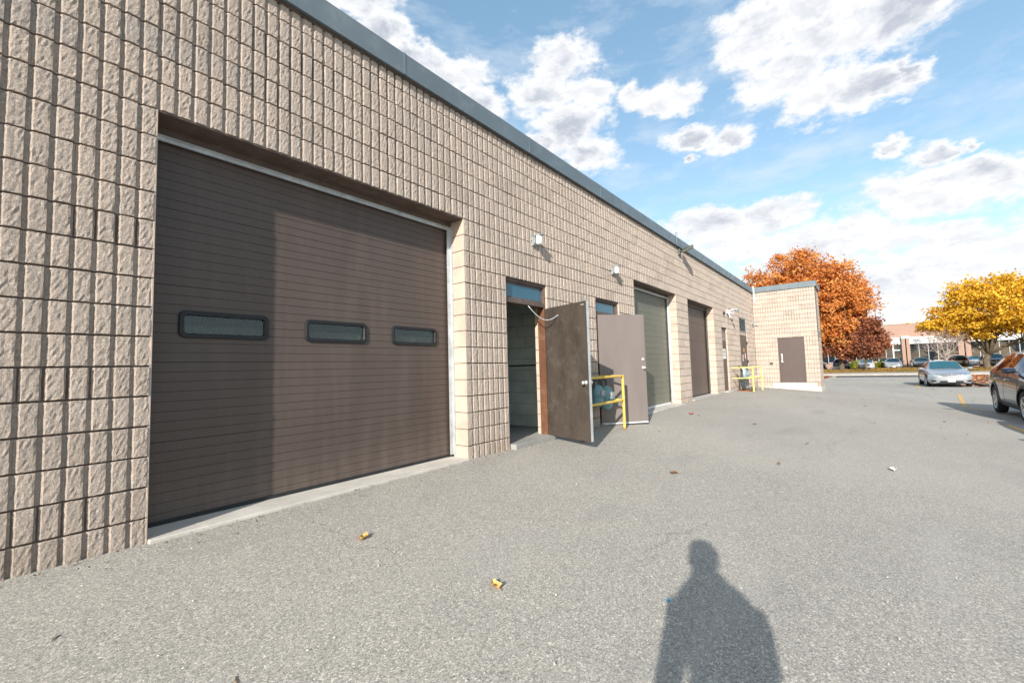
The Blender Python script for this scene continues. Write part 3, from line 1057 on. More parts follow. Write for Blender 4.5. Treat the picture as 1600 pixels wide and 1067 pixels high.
# ---- personnel door frames with transoms
def man_frame(a, b, ztop, zdoor, z0, Y0, mats, pane, label=None):
    s0, s1 = a * RB, b * RB
    f = MB()
    f.box(s0 + 0.001, s0 + 0.040, Y0, Y0 + 0.13, z0, ztop - 0.002)
    f.box(s0 + 0.0405, s1 - 0.0405, Y0, Y0 + 0.13, ztop - 0.045, ztop - 0.002)
    f.box(s0 + 0.0405, s1 - 0.0405, Y0, Y0 + 0.13, zdoor, zdoor + 0.065)
    fr = bpart(f.build('door_frame', mats[0], bevel=0.003))
    if label:
        fr['label'] = label
    f = MB()
    f.box(s1 - 0.040, s1 - 0.001, Y0 + 0.002, Y0 + 0.13, z0, zdoor - 0.001)
    bpart(f.build('hinge_jamb', mats[1], bevel=0.003))
    f = MB()
    f.box(s1 - 0.040, s1 - 0.001, Y0, Y0 + 0.13, zdoor, ztop - 0.002)
    bpart(f.build('upper_jamb', mats[0], bevel=0.003))
    g = MB()
    iz0, iz1 = zdoor + 0.066, ztop - 0.046
    for q in ((s0 + 0.041, s0 + 0.066, iz0, iz1), (s1 - 0.066, s1 - 0.041, iz0, iz1), (s0 + 0.0665, s1 - 0.0665, iz0, iz0 + 0.025), (s0 + 0.0665, s1 - 0.0665, iz1 - 0.025, iz1)):
        g.box(q[0], q[1], Y0 + 0.030, Y0 + 0.060, q[2], q[3])
    bpart(g.build('transom_sash', M['brown_paint'], bevel=0.002))
    g = MB()
    g.box(s0 + 0.060, s1 - 0.060, Y0 + 0.042, Y0 + 0.048, iz0 + 0.02, iz1 - 0.02)
    bpart(g.build('transom_pane', pane))


man_frame(38, 48, 12 * CH, 2.085, 0.10, 0.035, (M['brown_paint'], M['rust_frame']), M['transom_pane'], 'brown steel frame with rusty orange jamb round the open doorway')
man_frame(64, 74, 12 * CH, 2.105, 0.07, 0.035, (M['brown_paint'], M['brown_paint']), M['transom_pane'])


def knob(parent, x, z, sgn, r=0.030, deadbolt=False):
    b = MB()
    pr = [(0.033, 0.0), (0.033, 0.006), (0.022, 0.012)] if not deadbolt else [(0.030, 0.0), (0.030, 0.014), (0.022, 0.020), (0.0, 0.020)]
    if not deadbolt:
        pr += [(0.011, 0.018), (0.011, 0.035), (0.024, 0.040), (0.030, 0.052), (0.027, 0.066), (0.014, 0.073), (0.0, 0.074)]
    b.lathe([(a_, h_ * sgn) for a_, h_ in pr], 20, (x, 0.0225 * sgn, z), 'y')
    return b.build('deadbolt' if deadbolt else 'door_knob', M['steel'], parent, smooth=True)


# first open door: leaf hinged on the far jamb, swung right round towards the yard
leaf = MB()
leaf.box(0, 0.905, -0.0225, 0.0225, 0, 1.955)
d1 = bpart(leaf.build('open_door', [M['scuffed_leaf']], bevel=0.003))
d1.location = (4.835, -0.004, 0.105)
d1.rotation_euler = (0, 0, math.atan2(-0.958, -0.286))
d1['label'] = 'scuffed dark brown steel door swung open, nearest to the camera'
knob(d1, 0.842, 0.81, 1)
knob(d1, 0.842, 0.935, 1, deadbolt=True)
knob(d1, 0.842, 0.81, -1)
e = MB()
e.box(0.9055, 0.9085, -0.021, 0.021, 0.002, 1.95)
e.box(0.80, 0.862, -0.0265, -0.0228, 1.90, 1.914)
e.build('edge_strip', M['galv'], d1)
e = MB()
cab = []
for k in range(15):
    t_ = k / 14
    cab.append((-0.02 + t_ * 0.34, -0.055 - 0.0 * t_ + (-0.02) * math.sin(t_ * math.pi), 1.93 - 0.0 * t_ - 0.13 * math.sin(math.pi * t_) + 0.02 * t_))
# strap leads from the head of the frame to the leaf
o_ = MB()
A = Vector((4.42, 0.04, 2.075))
Bp = Vector((4.835, -0.004, 0.105)) + Matrix.Rotation(d1.rotation_euler.z, 3, 'Z') @ Vector((0.33, 0.03, 1.87))
pts = []
for k in range(17):
    t_ = k / 16
    p_ = A.lerp(Bp, t_)
    p_.z -= 0.17 * math.sin(math.pi * t_)
    pts.append(p_)
o_.tube(pts, 0.0062, 8)
bpart(o_.build('door_strap', M['galv'], smooth=True))
h = MB()
for z in (0.22, 1.0, 1.72):
    h.tube([(0.0, 0.028, z), (0.0, 0.028, z + 0.11)], 0.008, 8)
h.build('hinge', M['steel'], d1)

# second open door: taupe leaf hinged on the near jamb
leaf = MB()
leaf.box(0, 0.93, -0.0225, 0.0225, 0.022, 2.045)
d2 = bpart(leaf.build('open_door', [M['taupe_leaf']], bevel=0.003))
d2.location = (6.565, 0.012, 0.062)
d2.rotation_euler = (0, 0, math.atan2(-0.64, 0.735))
d2['label'] = 'clean taupe steel door standing half open behind the yellow rail'
knob(d2, 0.875, 1.03, -1)
knob(d2, 0.875, 1.185, -1, deadbolt=True)
sw = MB()
sw.box(0.004, 0.926, -0.030, 0.024, 0.0, 0.0215)
sw.build('bottom_sweep', M['white_metal'], d2)

# fourth doorway: narrow closed door with a paper notice; electrical cupboard with louvre above
mb = MB()
mb.box(158 * RB + 0.02, 166 * RB - 0.02, 0.055, 0.10, 0.14, 12 * CH - 0.03)
d4 = bpart(mb.build('closed_door', M['brown_paint'], bevel=0.004))
d4['label'] = 'narrow brown door with a white notice and small window pane'
mb = MB()
mb.box(158 * RB + 0.10, 166 * RB - 0.10, 0.048, 0.054, 1.95, 2.30)
mb.build('door_pane', M['pane'], d4)
mb = MB()
mb.box(158 * RB + 0.18, 166 * RB - 0.18, 0.049, 0.0545, 1.30, 1.66)
mb.build('paper_notice', M['paper'], d4)
mb = MB()
for z in (1.58, 1.54, 1.50, 1.44, 1.40):
    mb.box(158 * RB + 0.23, 166 * RB - 0.25, 0.0465, 0.0485, z, z + 0.014)
mb.build('notice_print', M['print'], d4)
mb = MB()
mb.box(158 * RB, 166 * RB, -0.12, 0.25, -0.3, 0.135)
bpart(mb.build('door_step', M['white_concrete'], bevel=0.008))
mb = MB()
mb.box(188 * RB + 0.01, 202 * RB - 0.01, 0.02, 0.06, 0.12, 11.3 * CH)
d5 = bpart(mb.build('cupboard_door', M['brown_paint'], bevel=0.004))
d5['label'] = 'brown metal cupboard door with warning stickers in the corner of the yard'
for (x0, x1, z0, z1, k) in ((0.62, 0.80, 1.60, 1.76, 'label_orange'), (0.40, 0.50, 1.20, 1.48, 'paper'), (0.90, 1.00, 1.30, 1.55, 'paper'), (0.60, 0.74, 1.36, 1.50, 'label_red')):
    mb = MB()
    mb.box(188 * RB + x0, 188 * RB + x1, 0.0165, 0.0195, z0, z1)
    mb.build('sticker', M[k], d5)
mb = MB()
for z in (0.5, 1.15, 1.95):
    mb.box(202 * RB - 0.10, 202 * RB - 0.02, -0.015, 0.019, z, z + 0.10)
mb.build('hinge', M['black_plastic'], d5)
mb = MB()
mb.box(188 * RB + 0.01, 202 * RB - 0.01, 0.02, 0.10, 11.35 * CH, 12 * CH - 0.01)
bpart(mb.build('cupboard_header', M['smooth_block']))
lv = MB()
for (x0, x1, z0, z1) in ((0.01, 0.06, 0.0, 0.60), (1.362, 1.412, 0.0, 0.60), (0.061, 1.361, 0.0, 0.04), (0.061, 1.361, 0.56, 0.60)):
    lv.box(188 * RB + x0, 188 * RB + x1, 0.01, 0.08, 12 * CH + 0.003 + z0, 12 * CH + 0.003 + z1)
lvo = bpart(lv.build('louvre_vent', M['lamp_grey']))
for k in range(9):
    q = MB()
    z = 12 * CH + 0.06 + k * 0.056
    q.add([(188 * RB + 0.062, 0.015, z), (188 * RB + 1.36, 0.015, z), (188 * RB + 1.36, 0.07, z + 0.05), (188 * RB + 0.062, 0.07, z + 0.05),
           (188 * RB + 0.062, 0.015, z - 0.004), (188 * RB + 1.36, 0.015, z - 0.004), (188 * RB + 1.36, 0.07, z + 0.046), (188 * RB + 0.062, 0.07, z + 0.046)],
          [(0, 1, 2, 3), (7, 6, 5, 4), (0, 4, 5, 1), (2, 6, 7, 3), (1, 5, 6, 2), (3, 7, 4, 0)])
    q.build('louvre_slat', M['lamp_grey'], lvo)
# wing door
mb = MB()
y0, y1 = -19 * RB, -9 * RB
mb.box(BL + 0.02, BL + 0.12, y0 + 0.002, y0 + 0.042, 0.205, 2.233)
mb.box(BL + 0.02, BL + 0.12, y1 - 0.042, y1 - 0.002, 0.205, 2.233)
mb.box(BL + 0.02, BL + 0.12, y0 + 0.0425, y1 - 0.0425, 2.185, 2.233)
bpart(mb.build('door_frame', M['brown_paint'], bevel=0.003))
mb = MB()
mb.box(BL + 0.035, BL + 0.08, y0 + 0.044, y1 - 0.044, 0.215, 2.183)
wd = bpart(mb.build('closed_door', M['wing_leaf'], bevel=0.003))
wd['label'] = 'brown closed door in the face of the projecting wing'
mb = MB()
mb.tube([(BL - 0.015, y1 - 0.13, 1.22), (BL - 0.03, y1 - 0.13, 1.25), (BL - 0.03, y1 - 0.13, 1.42), (BL - 0.015, y1 - 0.13, 1.45)], 0.012, 8)
mb.box(BL + 0.022, BL + 0.034, y1 - 0.16, y1 - 0.10, 1.10, 1.50)
mb.box(BL - 0.02, BL + 0.022, y1 - 0.19, y1 - 0.11, 1.10, 1.125)
mb.build('door_handle', M['steel'], wd)


# ------------------------------------------------------------------ fittings on the wall
def wall_lamp(s, z, label):
    e_ = empty('wall_lamp', (s, 0, z), 0, label, 'wall lamp', 'small lamps above the open doors')
    b = MB()
    b.box(-0.055, 0.055, -0.035, 0.03, -0.075, 0.06)
    b.build('bracket', M['lamp_grey'], e_, bevel=0.006)
    b = MB()
    b.box(-0.05, 0.05, -0.155, -0.030, 0.068, 0.090)
    b.box(-0.045, 0.045, -0.05, -0.0355, -0.05, 0.067)
    b.build('hood', M['lamp_grey'], e_, bevel=0.005)
    b = MB()
    b.lathe([(0.0, -0.062), (0.034, -0.062), (0.044, -0.05), (0.046, 0.0), (0.044, 0.066)], 20, (0, -0.10, 0))
    b.build('lens', M['lamp_lens'], e_, smooth=True)
    b = MB()
    b.lathe([(0.010, 0), (0.010, 0.006), (0.0, 0.006)], 12, (-0.061, 0.0, 0.0), 'x')
    b.build('photocell', M['black_plastic'], e_)


wall_lamp(4.56, 3.075, 'small grey lamp with white lens above the scuffed open door')
wall_lamp(7.27, 3.055, 'small grey lamp with white lens above the taupe open door')

fl = empty('floodlight', (11.62, 0, 4.30), 0, 'flat bronze floodlight on a short arm just under the roof edge', 'floodlight')
b = MB()
b.box(-0.07, 0.07, -0.045, 0.02, -0.09, 0.09)
b.build('mounting_box', M['bronze'], fl, bevel=0.01)
b = MB()
b.tube([(0, -0.04, 0.0), (0, -0.09, 0.01), (0.01, -0.13, 0.03)], 0.022, 10)
b.build('arm', M['bronze'], fl, smooth=True)
b = MB()
b.box(-0.13, 0.13, -0.30, 0.0, -0.03, 0.03)
hd = b.build('lamp_head', M['bronze'], fl, loc=(0.06, -0.09, 0.03), bevel=0.018)
hd.rotation_euler = (R(-20), R(-26), R(16))
b = MB()
b.box(-0.10, 0.10, -0.27, -0.10, -0.036, -0.0305)
b.build('diffuser', M['lamp_lens'], hd)
b = MB()
for sx in range(9):
    b.box(-0.12 + sx * 0.028, -0.113 + sx * 0.028, -0.14, -0.02, 0.0305, 0.05)
b.build('cooling_fin', M['bronze'], hd)
b = MB()
pts = [(11.28, -0.062, 4.42), (11.28, -0.065, 4.62), (11.30, -0.07, 4.72), (11.36, -0.06, 4.80), (11.46, 0.0, 4.83), (11.55, 0.05, 4.78), (11.57, 0.05, 4.68)]
b.tube(pts, 0.007, 6)
tag(b.build('cable_loop', M['lamp_grey'], smooth=True), 'thin grey cable looping over the roof edge beside the floodlight', 'cable')

fx = empty('security_light', (16.95, 0, 3.06), 0, 'white twin security light with short drooping arm above the narrow brown door', 'security light')
b = MB()
b.lathe([(0.0, -0.07), (0.06, -0.07), (0.07, -0.05), (0.07, -0.01), (0.07, 0.02)], 14, (0, 0, 0), 'y')
b.build('junction_box', M['white_metal'], fx)
b = MB()
b.tube([(0, -0.06, 0.02), (0.04, -0.24, 0.09), (0.05, -0.34, 0.06)], [0.02, 0.02, 0.02], 8)
b.tube([(0.02, -0.06, 0.0), (0.22, -0.16, -0.07), (0.38, -0.17, 0.0), (0.50, -0.16, 0.02)], 0.022, 8)
b.tube([(-0.02, -0.06, 0), (-0.12, -0.12, -0.12), (-0.14, -0.14, -0.25)], 0.018, 8)
b.build('arm', M['white_metal'], fx, smooth=True)
b = MB()
b.lathe([(0.0, 0.10), (0.035, 0.09), (0.075, 0.0), (0.075, -0.03), (0.0, -0.02)], 14, (0.05, -0.36, 0.05), 'y')
b.build('lamp_head', M['meter_grey'], fx, smooth=True)
b = MB()
b.box(16.38, 16.48, -0.06, 0.025, 2.93, 3.02)
tag(b.build('wall_camera', M['black_plastic'], bevel=0.01), 'tiny black box on the wall left of the white security light', 'camera')
b = MB()
b.tube([(21.95, -0.012, 2.80), (21.95, -0.05, 2.86), (21.95, -0.10, 3.02), (21.98, -0.22, 3.05), (22.0, -0.26, 2.98)], 0.016, 8)
b.box(21.89, 22.01, -0.07, 0.02, 2.92, 3.04)
tag(b.build('corner_light', M['lamp_grey'], smooth=False), 'small bent grey light fitting on the long wall near the inner corner', 'light')
b = MB()
b.tube([(BL - 0.05, -0.08, 4.15), (BL - 0.05, -0.08, 4.74)], 0.030, 10)
b.tube([(BL - 0.05, -0.08, 3.95), (BL - 0.05, -0.08, 4.149)], 0.022, 10)
b.box(BL - 0.09, BL - 0.01, -0.11, -0.045, 4.13, 4.16)
tag(b.build('corner_pipe', M['white_metal']), 'white vertical pipe in the inner corner crossing the roof edge', 'pipe')
b = MB()
b.box(BL - 0.055, BL + 0.02, -0.68, -0.56, 1.02, 1.13)
b.box(BL - 0.065, BL - 0.0555, -0.67, -0.57, 1.06, 1.125)
tag(b.build('outlet_box', M['bronze'], bevel=0.004), 'small grey outlet box on the wing wall left of the brown door', 'outlet box')
b = MB()
b.box(BL + 0.10, BL + 0.24, -24 * RB - 0.12, -24 * RB + 0.02, 2.16, 2.42)
b.tube([(BL + 0.17, -24 * RB - 0.02, 2.42), (BL + 0.17, -24 * RB - 0.02, 4.40)], 0.015, 8)
tag(b.build('corner_wall_pack', M['bronze']), 'dark light fitting with conduit on the outer corner of the wing', 'light')


# ------------------------------------------------------------------ gas meters and yellow guard rails
def guard(name, pts, rails, material, label, wall_ends, foot=True):
    """pts: post positions; rails: heights; wall_ends: list of (post index, wall s)"""
    g = empty(name, (pts[0][0], pts[0][1], float(gz(*pts[0]))), 0, label, 'guard rail', 'yellow pipe guards round the gas meters')
    inv = Matrix.Translation((-pts[0][0], -pts[0][1], -float(gz(*pts[0]))))

    def keep(o):
        o.parent = g
        o.matrix_parent_inverse = inv
        return o
    for (x, y) in pts:
        b = MB()
        z0 = float(gz(x, y)) - 0.1
        b.tube([(x, y, z0), (x, y, rails[0] + 0.018)], 0.024, 12)
        keep(b.build('post', material, smooth=False))
        if foot:
            b = MB()
            b.tube([(x, y, z0), (x, y, z0 + 0.125)], 0.032, 12)
            keep(b.build('post_foot', M['rust']))
    for i in range(len(pts) - 1):
        for z in rails:
            b = MB()
            b.tube([(pts[i][0], pts[i][1], z), (pts[i + 1][0], pts[i + 1][1], z)], 0.021, 12)
            keep(b.build('rail', material))
    for (i, s) in wall_ends:
        for z in rails:
            b = MB()
            b.tube([(pts[i][0], pts[i][1], z), (s, 0.01, z)], 0.020, 12)
            keep(b.build('rail', material))
    return g


guard('guard_rail', [(6.475, -0.485), (5.02, -0.485)], (0.955, 0.53), M['yellow'], 'bright yellow pipe guard rail between the two open doors', [(0, 6.475), (1, 5.02)])
guard('guard_rail', [(17.25, -0.70), (18.95, -0.72)], (0.95, 0.56), M['pale_yellow'], 'pale yellow pipe guard rail round the meter in the far corner', [(0, 17.3), (1, 18.9)])

gm = empty('gas_meter', (6.19, -0.18, 0.02), 0, 'blue-grey twin gas meter behind the bright yellow rail', 'gas meter', 'gas meters on the wall')


def meter_body(parent, x, y, z, s=1.0):
    b = MB()
    prof = [(0.0, -0.175), (0.055, -0.172), (0.098, -0.14), (0.112, -0.08), (0.112, 0.04), (0.105, 0.10), (0.075, 0.14), (0.03, 0.155), (0.0, 0.156)]
    vs_, fs, n = [], [], 20
    for (r, h) in prof:
        for k in range(n):
            a = 2 * math.pi * k / n
            vs_.append((x + r * s * 1.0 * math.cos(a), y + r * s * 0.78 * math.sin(a), z + h * s))
    for i in range(len(prof) - 1):
        for k in range(n):
            fs.append((i * n + k, i * n + (k + 1) % n, (i + 1) * n + (k + 1) % n, (i + 1) * n + k))
    b.add(vs_, fs)
    b.lathe([(0.119 * s, -0.012), (0.124 * s, -0.008), (0.124 * s, 0.008), (0.119 * s, 0.012)], 20, (x, y, z - 0.02))
    o = b.build('meter_body', M['meter_blue'], parent, smooth=True)
    b = MB()
    b.box(x - 0.06, x + 0.06, y - 0.108 * s, y - 0.07 * s, z - 0.01, z + 0.085)
    b.build('index_box', M['meter_grey'], parent, bevel=0.006)
    return o


meter_body(gm, -0.15, -0.02, 0.62, 1.15)
meter_body(gm, 0.14, -0.04, 0.57, 1.3)
b = MB()
for x, z in ((-0.24, 0.80), (-0.08, 0.80), (0.04, 0.82), (0.20, 0.82)):
    b.tube([(x, -0.02, z - 0.14), (x, -0.02, z - 0.02), (x + 0.01, -0.02, z + 0.03), (x - 0.03, -0.01, z + 0.07), (x - 0.09, 0.0, z + 0.075)], 0.021, 8)
    b.lathe([(0.030, -0.02), (0.030, 0.02)], 8, (x, -0.02, z - 0.07))
b.tube([(-0.62, 0.06, 0.88), (0.12, 0.06, 0.88)], 0.021, 8)
b.tube([(-0.62, 0.06, -0.02), (-0.62, 0.06, 0.88)], 0.024, 8)
b.build('pipework', M['pipe_dark'], gm, smooth=True)
b = MB()
b.lathe([(0.0, -0.035), (0.07, -0.03), (0.085, 0.0), (0.07, 0.02), (0.035, 0.03), (0.03, 0.10), (0.0, 0.10)], 16, (-0.45, 0.0, 0.88), 'y')
b.build('regulator', M['meter_grey'], gm, smooth=True)

g2 = empty('gas_meter', (18.1, -0.25, 0.05), 0, 'grey gas meter with looping black hose behind the pale yellow rail', 'gas meter', 'gas meters on the wall')
meter_body(g2, 0.25, 0.0, 0.62, 1.25)
b = MB()
b.tube([(-0.70, 0.02, 0.93), (-0.55, 0.0, 0.90), (-0.50, -0.02, 0.80), (-0.50, -0.02, 0.30), (-0.42, -0.02, 0.12), (-0.20, -0.02, 0.06), (-0.02, -0.02, 0.15), (0.05, -0.02, 0.35)], 0.045, 10)
b.build('hose', M['pipe_dark'], g2, smooth=True)
b = MB()
b.lathe([(0.0, -0.05), (0.13, -0.04), (0.15, 0.0), (0.12, 0.03), (0.05, 0.05), (0.05, 0.12), (0.0, 0.12)], 16, (-0.12, -0.02, 0.66), 'y')
b.tube([(-0.12, 0, 0.7), (-0.12, 0, 0.88), (0.2, 0, 0.88), (0.2, 0, 0.78)], 0.03, 8)
b.tube([(-0.3, 0.02, 0.15), (-0.3, 0.02, 0.7)], 0.03, 8)
b.build('regulator', M['white_metal'], g2, smooth=True)
b = MB()
b.box(-0.7, 0.75, -0.25, 0.2, -0.1, 0.03)
b.build('base_pad', M['rust'], g2)
b = MB()
b.tube([(0.1, 0, 0.1), (0.3, 0, 0.12), (0.7, -0.05, 0.12), (0.95, -0.1, 0.05)], 0.04, 8)
b.build('lower_pipe', M['galv'], g2, smooth=True)


# ------------------------------------------------------------------ cars
def paint(name, color, flake=0.3, rough=0.28):
    mm = mat(name, color, rough, flake, 0.5, coat=1.0)
    mm.node_tree.nodes['Principled BSDF'].inputs['Coat Roughness'].default_value = 0.04
    return mm


P_SILVER = paint('silver_paint', (0.30, 0.32, 0.345), 0.45, 0.32)
P_WHITE = paint('white_paint', (0.52, 0.52, 0.53), 0.0)
P_NAVY = paint('deep_navy_paint', (0.012, 0.016, 0.032), 0.15, 0.3)
P_BLACK = paint('black_paint', (0.014, 0.015, 0.018), 0.2, 0.22)
P_BLUE = paint('blue_paint', (0.03, 0.06, 0.13), 0.4)
P_PALE = paint('pale_silver_paint', (0.36, 0.39, 0.41), 0.3)
P_GREY = paint('grey_paint', (0.13, 0.135, 0.15), 0.5)
M['car_glass'] = mat('car_glass', (0.02, 0.085, 0.11), 0.03, 0.0, 1.0)  # teal reflection on the glass put into the base colour
M['side_glass'] = mat('side_glass', (0.012, 0.013, 0.015), 0.03, 0.0, 1.0)
M['tyre'] = varied('tyre_rubber', (0.016, 0.016, 0.017), 0.85, 0.2, 20, 0.3, 80)
M['alloy'] = mat('alloy_wheel', (0.60, 0.61, 0.63), 0.28, 0.9)
M['cladding'] = varied('grey_cladding', (0.045, 0.046, 0.05), 0.6, 0.2, 20, 0.2, 90)
M['lamp_clear'] = mat('headlamp', (0.38, 0.42, 0.42), 0.08, 0.3, 0.8, coat=1.0)
M['lamp_red'] = mat('tail_lamp', (0.42, 0.02, 0.02), 0.12, 0.0, 0.7, coat=1.0)
M['plate'] = mat('number_plate', (0.48, 0.50, 0.53), 0.5)
M['plate_print'] = mat('plate_print', (0.10, 0.14, 0.35), 0.6)
M['chrome'] = mat('chrome', (0.75, 0.76, 0.78), 0.12, 1.0)
M['seam'] = mat('panel_gap', (0.012, 0.012, 0.013), 0.8)

# x, z bottom, z mid, z belt, hw bottom, hw mid, hw belt, z roof edge, hw roof, z top
SEDAN = dict(L=4.80, r=0.335, wx=(1.42, -1.36), arch=0.375, st=[
    (2.40, .26, .47, .60, .40, .50, .48, .64, .30, .65),
    (2.34, .19, .47, .66, .68, .76, .70, .70, .45, .715),
    (2.12, .17, .48, .73, .80, .88, .80, .775, .52, .80),
    (1.60, .17, .50, .83, .82, .91, .84, .87, .60, .895),
    (1.02, .17, .54, .92, .83, .915, .87, .955, .68, .985),
    (0.22, .17, .56, .96, .83, .915, .875, 1.385, .56, 1.425),
    (-0.22, .17, .57, .97, .83, .915, .875, 1.43, .57, 1.465),
    (-0.32, .17, .57, .97, .83, .915, .875, 1.43, .57, 1.467),
    (-1.15, .18, .58, .99, .83, .91, .865, 1.365, .55, 1.405),
    (-1.80, .20, .58, 1.00, .82, .90, .85, 1.05, .62, 1.075),
    (-2.25, .24, .58, .98, .74, .86, .78, 1.01, .55, 1.03),
    (-2.40, .34, .58, .90, .60, .76, .68, .94, .45, .95)],
    glass={4: 'wind', 8: 'rear', 5: 'side', 7: 'side'}, hood=2)
SUV = dict(L=4.62, r=0.37, wx=(1.42, -1.26), arch=0.425, st=[
    (2.30, .34, .62, .80, .42, .54, .52, .88, .32, .90),
    (2.24, .26, .62, .90, .70, .80, .74, .96, .46, .98),
    (2.02, .22, .62, .98, .82, .90, .83, 1.03, .54, 1.06),
    (1.55, .22, .64, 1.04, .84, .93, .86, 1.09, .62, 1.12),
    (1.08, .22, .66, 1.09, .85, .935, .885, 1.14, .70, 1.17),
    (0.32, .22, .68, 1.12, .85, .935, .89, 1.585, .60, 1.64),
    (-0.20, .22, .68, 1.13, .85, .935, .89, 1.63, .61, 1.685),
    (-0.30, .22, .68, 1.13, .85, .935, .89, 1.63, .61, 1.687),
    (-1.20, .23, .69, 1.15, .85, .93, .885, 1.60, .60, 1.66),
    (-1.62, .25, .70, 1.17, .84, .92, .875, 1.56, .59, 1.62),
    (-2.12, .28, .70, 1.16, .80, .90, .84, 1.50, .56, 1.56),
    (-2.24, .32, .68, 1.10, .76, .86, .80, 1.20, .60, 1.22),
    (-2.32, .40, .66, .92, .66, .78, .74, .97, .50, .98)],
    glass={4: 'wind', 10: 'rear', 5: 'side', 7: 'side'}, hood=2)
GIDX = {'paint': 0, 'wind': 1, 'side': 2, 'rear': 3, 'clad': 4, 'arch': 5}


def car_shell(spec):
    """closed subdivided shell with wheel arches cut out; returns {part: mesh data arrays}"""
    st = spec['st']
    v, f, mi = [], [], []
    crease = []
    for (x, zb, zm, zt, hb, hm, ht, zr, hr, zc) in st:
        half = [(hb * 0.6, zb), (hb, zb + 0.01), (hm - 0.015, zb + 0.14), (hm, zm), (ht, zt), (hr, zr), (hr * 0.5, zc - 0.006)]
        ring = [(0.0, zb)] + half + [(0.0, zc)] + [(-a, b_) for a, b_ in reversed(half)]
        for (y, z) in ring:
            v.append((x, y, z))
    n = 16
    for i in range(len(st) - 1):
        g = spec['glass'].get(i)
        for j in range(n):
            a, b_ = i * n + j, i * n + (j + 1) % n
            f.append((a, b_, b_ + n, a + n))
            m_ = 0
            if j in (0, 15, 1, 14):
                m_ = 4
            if j in (2, 13) and spec is SUV:
                m_ = 4
            if g in ('wind', 'rear') and j in (6, 7, 8, 9):
                m_ = GIDX[g]
            if g == 'side' and j in (5, 10):
                m_ = 2
            mi.append(m_)
    f.append(tuple(range(n)))
    mi.append(0)
    f.append(tuple((len(st) - 1) * n + k for k in reversed(range(n))))
    mi.append(0)
    me = bpy.data.meshes.new('shell')
    me.from_pydata(v, [], f)
    mats = [bpy.data.materials.new('tmp') for _ in range(6)]
    for q in mats:
        me.materials.append(q)
    me.polygons.foreach_set('material_index', mi)
    bm = bmesh.new()
    bm.from_mesh(me)
    bmesh.ops.recalc_face_normals(bm, faces=bm.faces)
    cl = bm.edges.layers.float.new('crease_edge')
    for e in bm.edges:
        a, b_ = e.verts[0].index, e.verts[1].index
        ja, jb, ia, ib_ = a % n, b_ % n, a // n, b_ // n
        if ja == jb and ja in (5, 11):
            e[cl] = 0.55
        elif ja == jb and ja in (6, 10):
            e[cl] = 0.35
        elif ja == jb and ja in (2, 14):
            e[cl] = 0.4
        elif ia == ib_ and ia == 4 and 5 <= min(ja, jb) <= 11:
            e[cl] = 0.7
        elif ia == ib_ and ia in (5,) and 5 <= min(ja, jb) <= 11:
            e[cl] = 0.35
        mset = {fc.material_index for fc in e.link_faces}
        if len(mset) > 1 and (1 in mset or 2 in mset or 3 in mset):
            e[cl] = max(e[cl], 0.8)
    bm.to_mesh(me)
    bm.free()
    o = bpy.data.objects.new('shell', me)
    col.objects.link(o)
    o.modifiers.new('s', 'SUBSURF').levels = 2
    # wheel arches
    cut = MB()
    for wx in spec['wx']:
        for sy in (-1, 1):
            y0, y1 = (0.62, 1.2) if sy > 0 else (-1.2, -0.62)
            cut.lathe([(0.0, y0), (spec['arch'], y0), (spec['arch'], y1), (0.0, y1)], 28, (wx, 0, spec['r'] + 0.01), 'y')
    cm = cut.mesh('cut', mats[:5] + [mats[5]])
    for p_ in cm.polygons:
        p_.material_index = 5
    bm = bmesh.new()
    bm.from_mesh(cm)
    bmesh.ops.remove_doubles(bm, verts=bm.verts, dist=1e-5)
    bmesh.ops.recalc_face_normals(bm, faces=bm.faces)
    bm.to_mesh(cm)
    bm.free()
    co = bpy.data.objects.new('cut', cm)
    col.objects.link(co)
    bo = o.modifiers.new('b', 'BOOLEAN')
    bo.object = co
    bo.operation = 'DIFFERENCE'
    bo.solver = 'EXACT'
    bo.use_self = False
    dg = bpy.context.evaluated_depsgraph_get()
    ev = o.evaluated_get(dg)
    res = bpy.data.meshes.new_from_object(ev)
    bm = bmesh.new()
    bm.from_mesh(res)
    bm.faces.ensure_lookup_table()
    tree = BVHTree.FromBMesh(bm)
    parts = {}
    for key, idx in GIDX.items():
        fs = [fc for fc in bm.faces if fc.material_index == idx]
        if not fs:
            continue
        vm, vv, ff = {}, [], []
        for fc in fs:
            t_ = []
            for vt in fc.verts:
                if vt.index not in vm:
                    vm[vt.index] = len(vv)
                    vv.append(tuple(vt.co))
                t_.append(vm[vt.index])
            ff.append(t_)
        mm = bpy.data.meshes.new('car_' + key)
        mm.from_pydata(vv, [], ff)
        mm.polygons.foreach_set('use_smooth', [True] * len(ff))
        mm.update()
        parts[key] = mm
    bm.free()
    for q in (o, co):
        bpy.data.objects.remove(q)
    return parts, tree


SHELLS = {}


